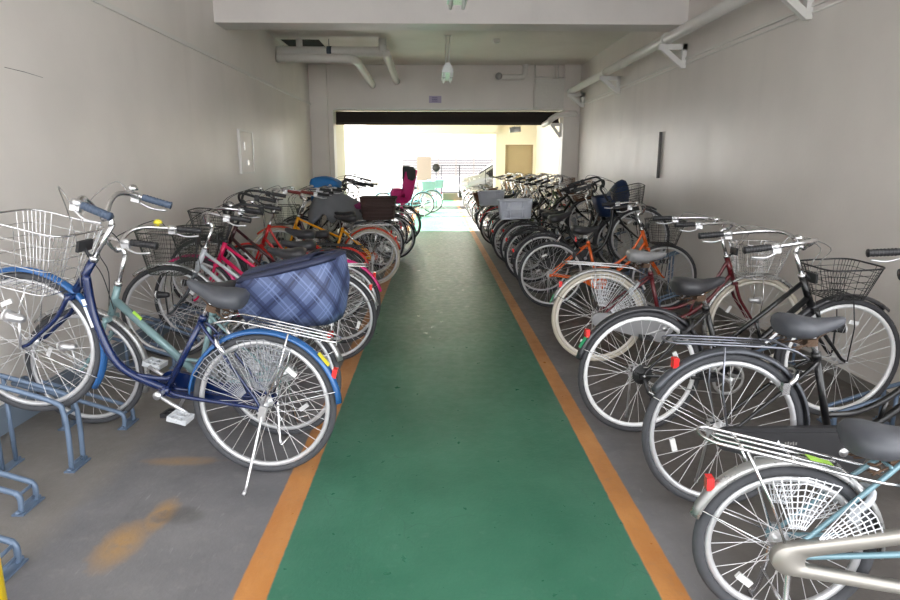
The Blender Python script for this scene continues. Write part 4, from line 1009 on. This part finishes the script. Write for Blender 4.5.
m_ = MB(); rings = []
for t in range(9):
    x = .225 - t * .045; rings.append([V(x, y_, .216 + .012 * math.cos(y_ / .10 * 1.4) - x * .25 + dz) for y_, dz in ((-.11, .0), (-.06, .004), (0, .006), (.06, .004), (.11, 0), (.11, -.008), (0, -.004), (-.11, -.008))])
obj('top_flap', m_.loft(rings), navy, cv)

bc = on(L10.matrix_basis.to_3x3().to_4x4(), L10.matrix_basis.translation, (1.12, 0, .70), 'basket_cover', 'bright blue fabric cover over a front basket by the far left column', 'cover')
obj('cover_body', cushion(.22, .23, ((-.0, .80), (.02, .86), (.18, .98), (.32, 1.05), (.37, 1.03), (.40, .85), (.42, .4), (.425, .05)), 5), cover_blue, bc)
obj('hem_band', MB().tube([V(.17 * se(math.cos(2 * PI * k / 24), .5), .19 * se(math.sin(2 * PI * k / 24), .5), -.002) for k in range(24)], .012, 6, closed=True), navy, bc)
ns = on(rotR6, axR6, (1.04, 0, .70), 'front_child_seat_cover', 'navy blue hooded child seat shell on a bicycle by the right wall', 'child seat')
obj('seat_shell', cushion(.20, .20, ((0, .7), (.02, .8), (.12, .95), (.24, 1.05), (.26, 1.0), (.24, .85), (.12, .7), (.06, .5)), 8, .02), navy_plastic, ns)
m_ = MB(); rings = []
for x, w, z in ((-.02, .17, .26), (.04, .18, .34), (.10, .175, .40), (.16, .16, .42), (.20, .14, .40), (.21, .13, .26)):
    rings.append([V(x, w * math.cos(a), .22 + (z - .22) * math.sin(a)) for a in [PI * k / 12 for k in range(13)]] + [V(x + .0, (w - .015) * math.cos(a), .21 + (z - .235) * math.sin(a)) for a in [PI * k / 12 for k in range(12, -1, -1)]])
obj('hood', m_.loft(rings), navy_plastic, ns)
tp = on(L8.matrix_basis.to_3x3().to_4x4(), L8.matrix_basis.translation, (.45, 0, .62), 'grey_sheet', 'grey sheet draped over the dark bicycle behind the yellow frame', 'sheet')
m_ = MB(); rings = []
n = 18
for i in range(n + 1):
    x = -.25 + .80 * i / n; top = .26 + .22 * math.sin(min(1, i / n * 1.25) * PI * .5) - (.1 if i == 0 else 0) - max(0, i - 15) * .09
    outer = []; inner = []
    for k in range(17):
        s_ = -1 + 2 * k / 16; w = (.10 + .17 * min(1, i / 8)) * s_ + .012 * math.sin(k * 2.1 + i); dz = -abs(s_) ** 2.2 * (.38 + .06 * math.sin(i * 1.3 + (k > 8)))
        outer.append(V(x + .012 * math.sin(k * 1.7), w, top + dz)); inner.append(V(x + .012 * math.sin(k * 1.7), w * .96, top + dz - .008))
    rings.append(outer + inner[::-1])
obj('sheet_cloth', m_.loft(rings), tarp_grey, tp)
pb = on(L8.matrix_basis.to_3x3().to_4x4(), L8.matrix_basis.translation, (.28, 0, .86), 'saddle_cover', 'small magenta saddle cover between the yellow frame and the grey sheet', 'saddle cover')
obj('cover_body', cushion(.13, .10, ((-.02, .9), (.0, 1), (.03, 1), (.055, .8), (.065, .3), (.066, .05)), 4, .04), mat('magenta_cloth', srgb(150, 50, 110), .5, 0, .15, 20), pb)

# ------------------------------------------------------------------ light and camera
w = bpy.data.worlds.new('sky'); scene.world = w; w.use_nodes = True; nt = w.node_tree
bg = nt.nodes['Background']; bg.inputs['Color'].default_value = (.965, .98, 1.0, 1); bg.inputs['Strength'].default_value = 1.0
sun = bpy.data.lights.new('sun', 'SUN'); sun.energy = 17; sun.angle = R_(1.5); sun.color = (1, .96, .90)
so = bpy.data.objects.new('sun', sun); COL.objects.link(so)
d = V(1, -.05, -.62).normalized(); so.rotation_euler = d.to_track_quat('-Z', 'Y').to_euler(); so.location = (-8, 16, 8)

cam = bpy.data.cameras.new('camera'); co = bpy.data.objects.new('camera', cam); COL.objects.link(co)
cam.sensor_width = 36; cam.lens = 625 / 900 * 36; cam.clip_start = .05; cam.clip_end = 300
VX, VY, F = 435.5, 165., 625.
dY = V(VX - 450, 300 - VY, F).normalized(); a = math.atan2(dY.y, dY.z); U = V(0, math.cos(a), -math.sin(a)); Xv = U.cross(dY)
Rm = Matrix((Xv, dY, U))            # world = Rm @ (right, up, forward)
right, up, fwd = (Rm @ V(1, 0, 0), Rm @ V(0, 1, 0), Rm @ V(0, 0, 1))
back = -fwd
co.matrix_basis = Matrix(((right.x, up.x, back.x, 0), (right.y, up.y, back.y, 0), (right.z, up.z, back.z, 1.45), (0, 0, 0, 1)))
scene.camera = co
vs = scene.view_settings; vs.view_transform = 'Standard'; vs.look = 'None'; vs.gamma = 1; vs.use_curve_mapping = False; vs.exposure = 2.25
scene.cycles.max_bounces = 10; scene.cycles.diffuse_bounces = 6; scene.cycles.glossy_bounces = 4
scene.cycles.use_denoising = True; scene.cycles.sample_clamp_indirect = 8
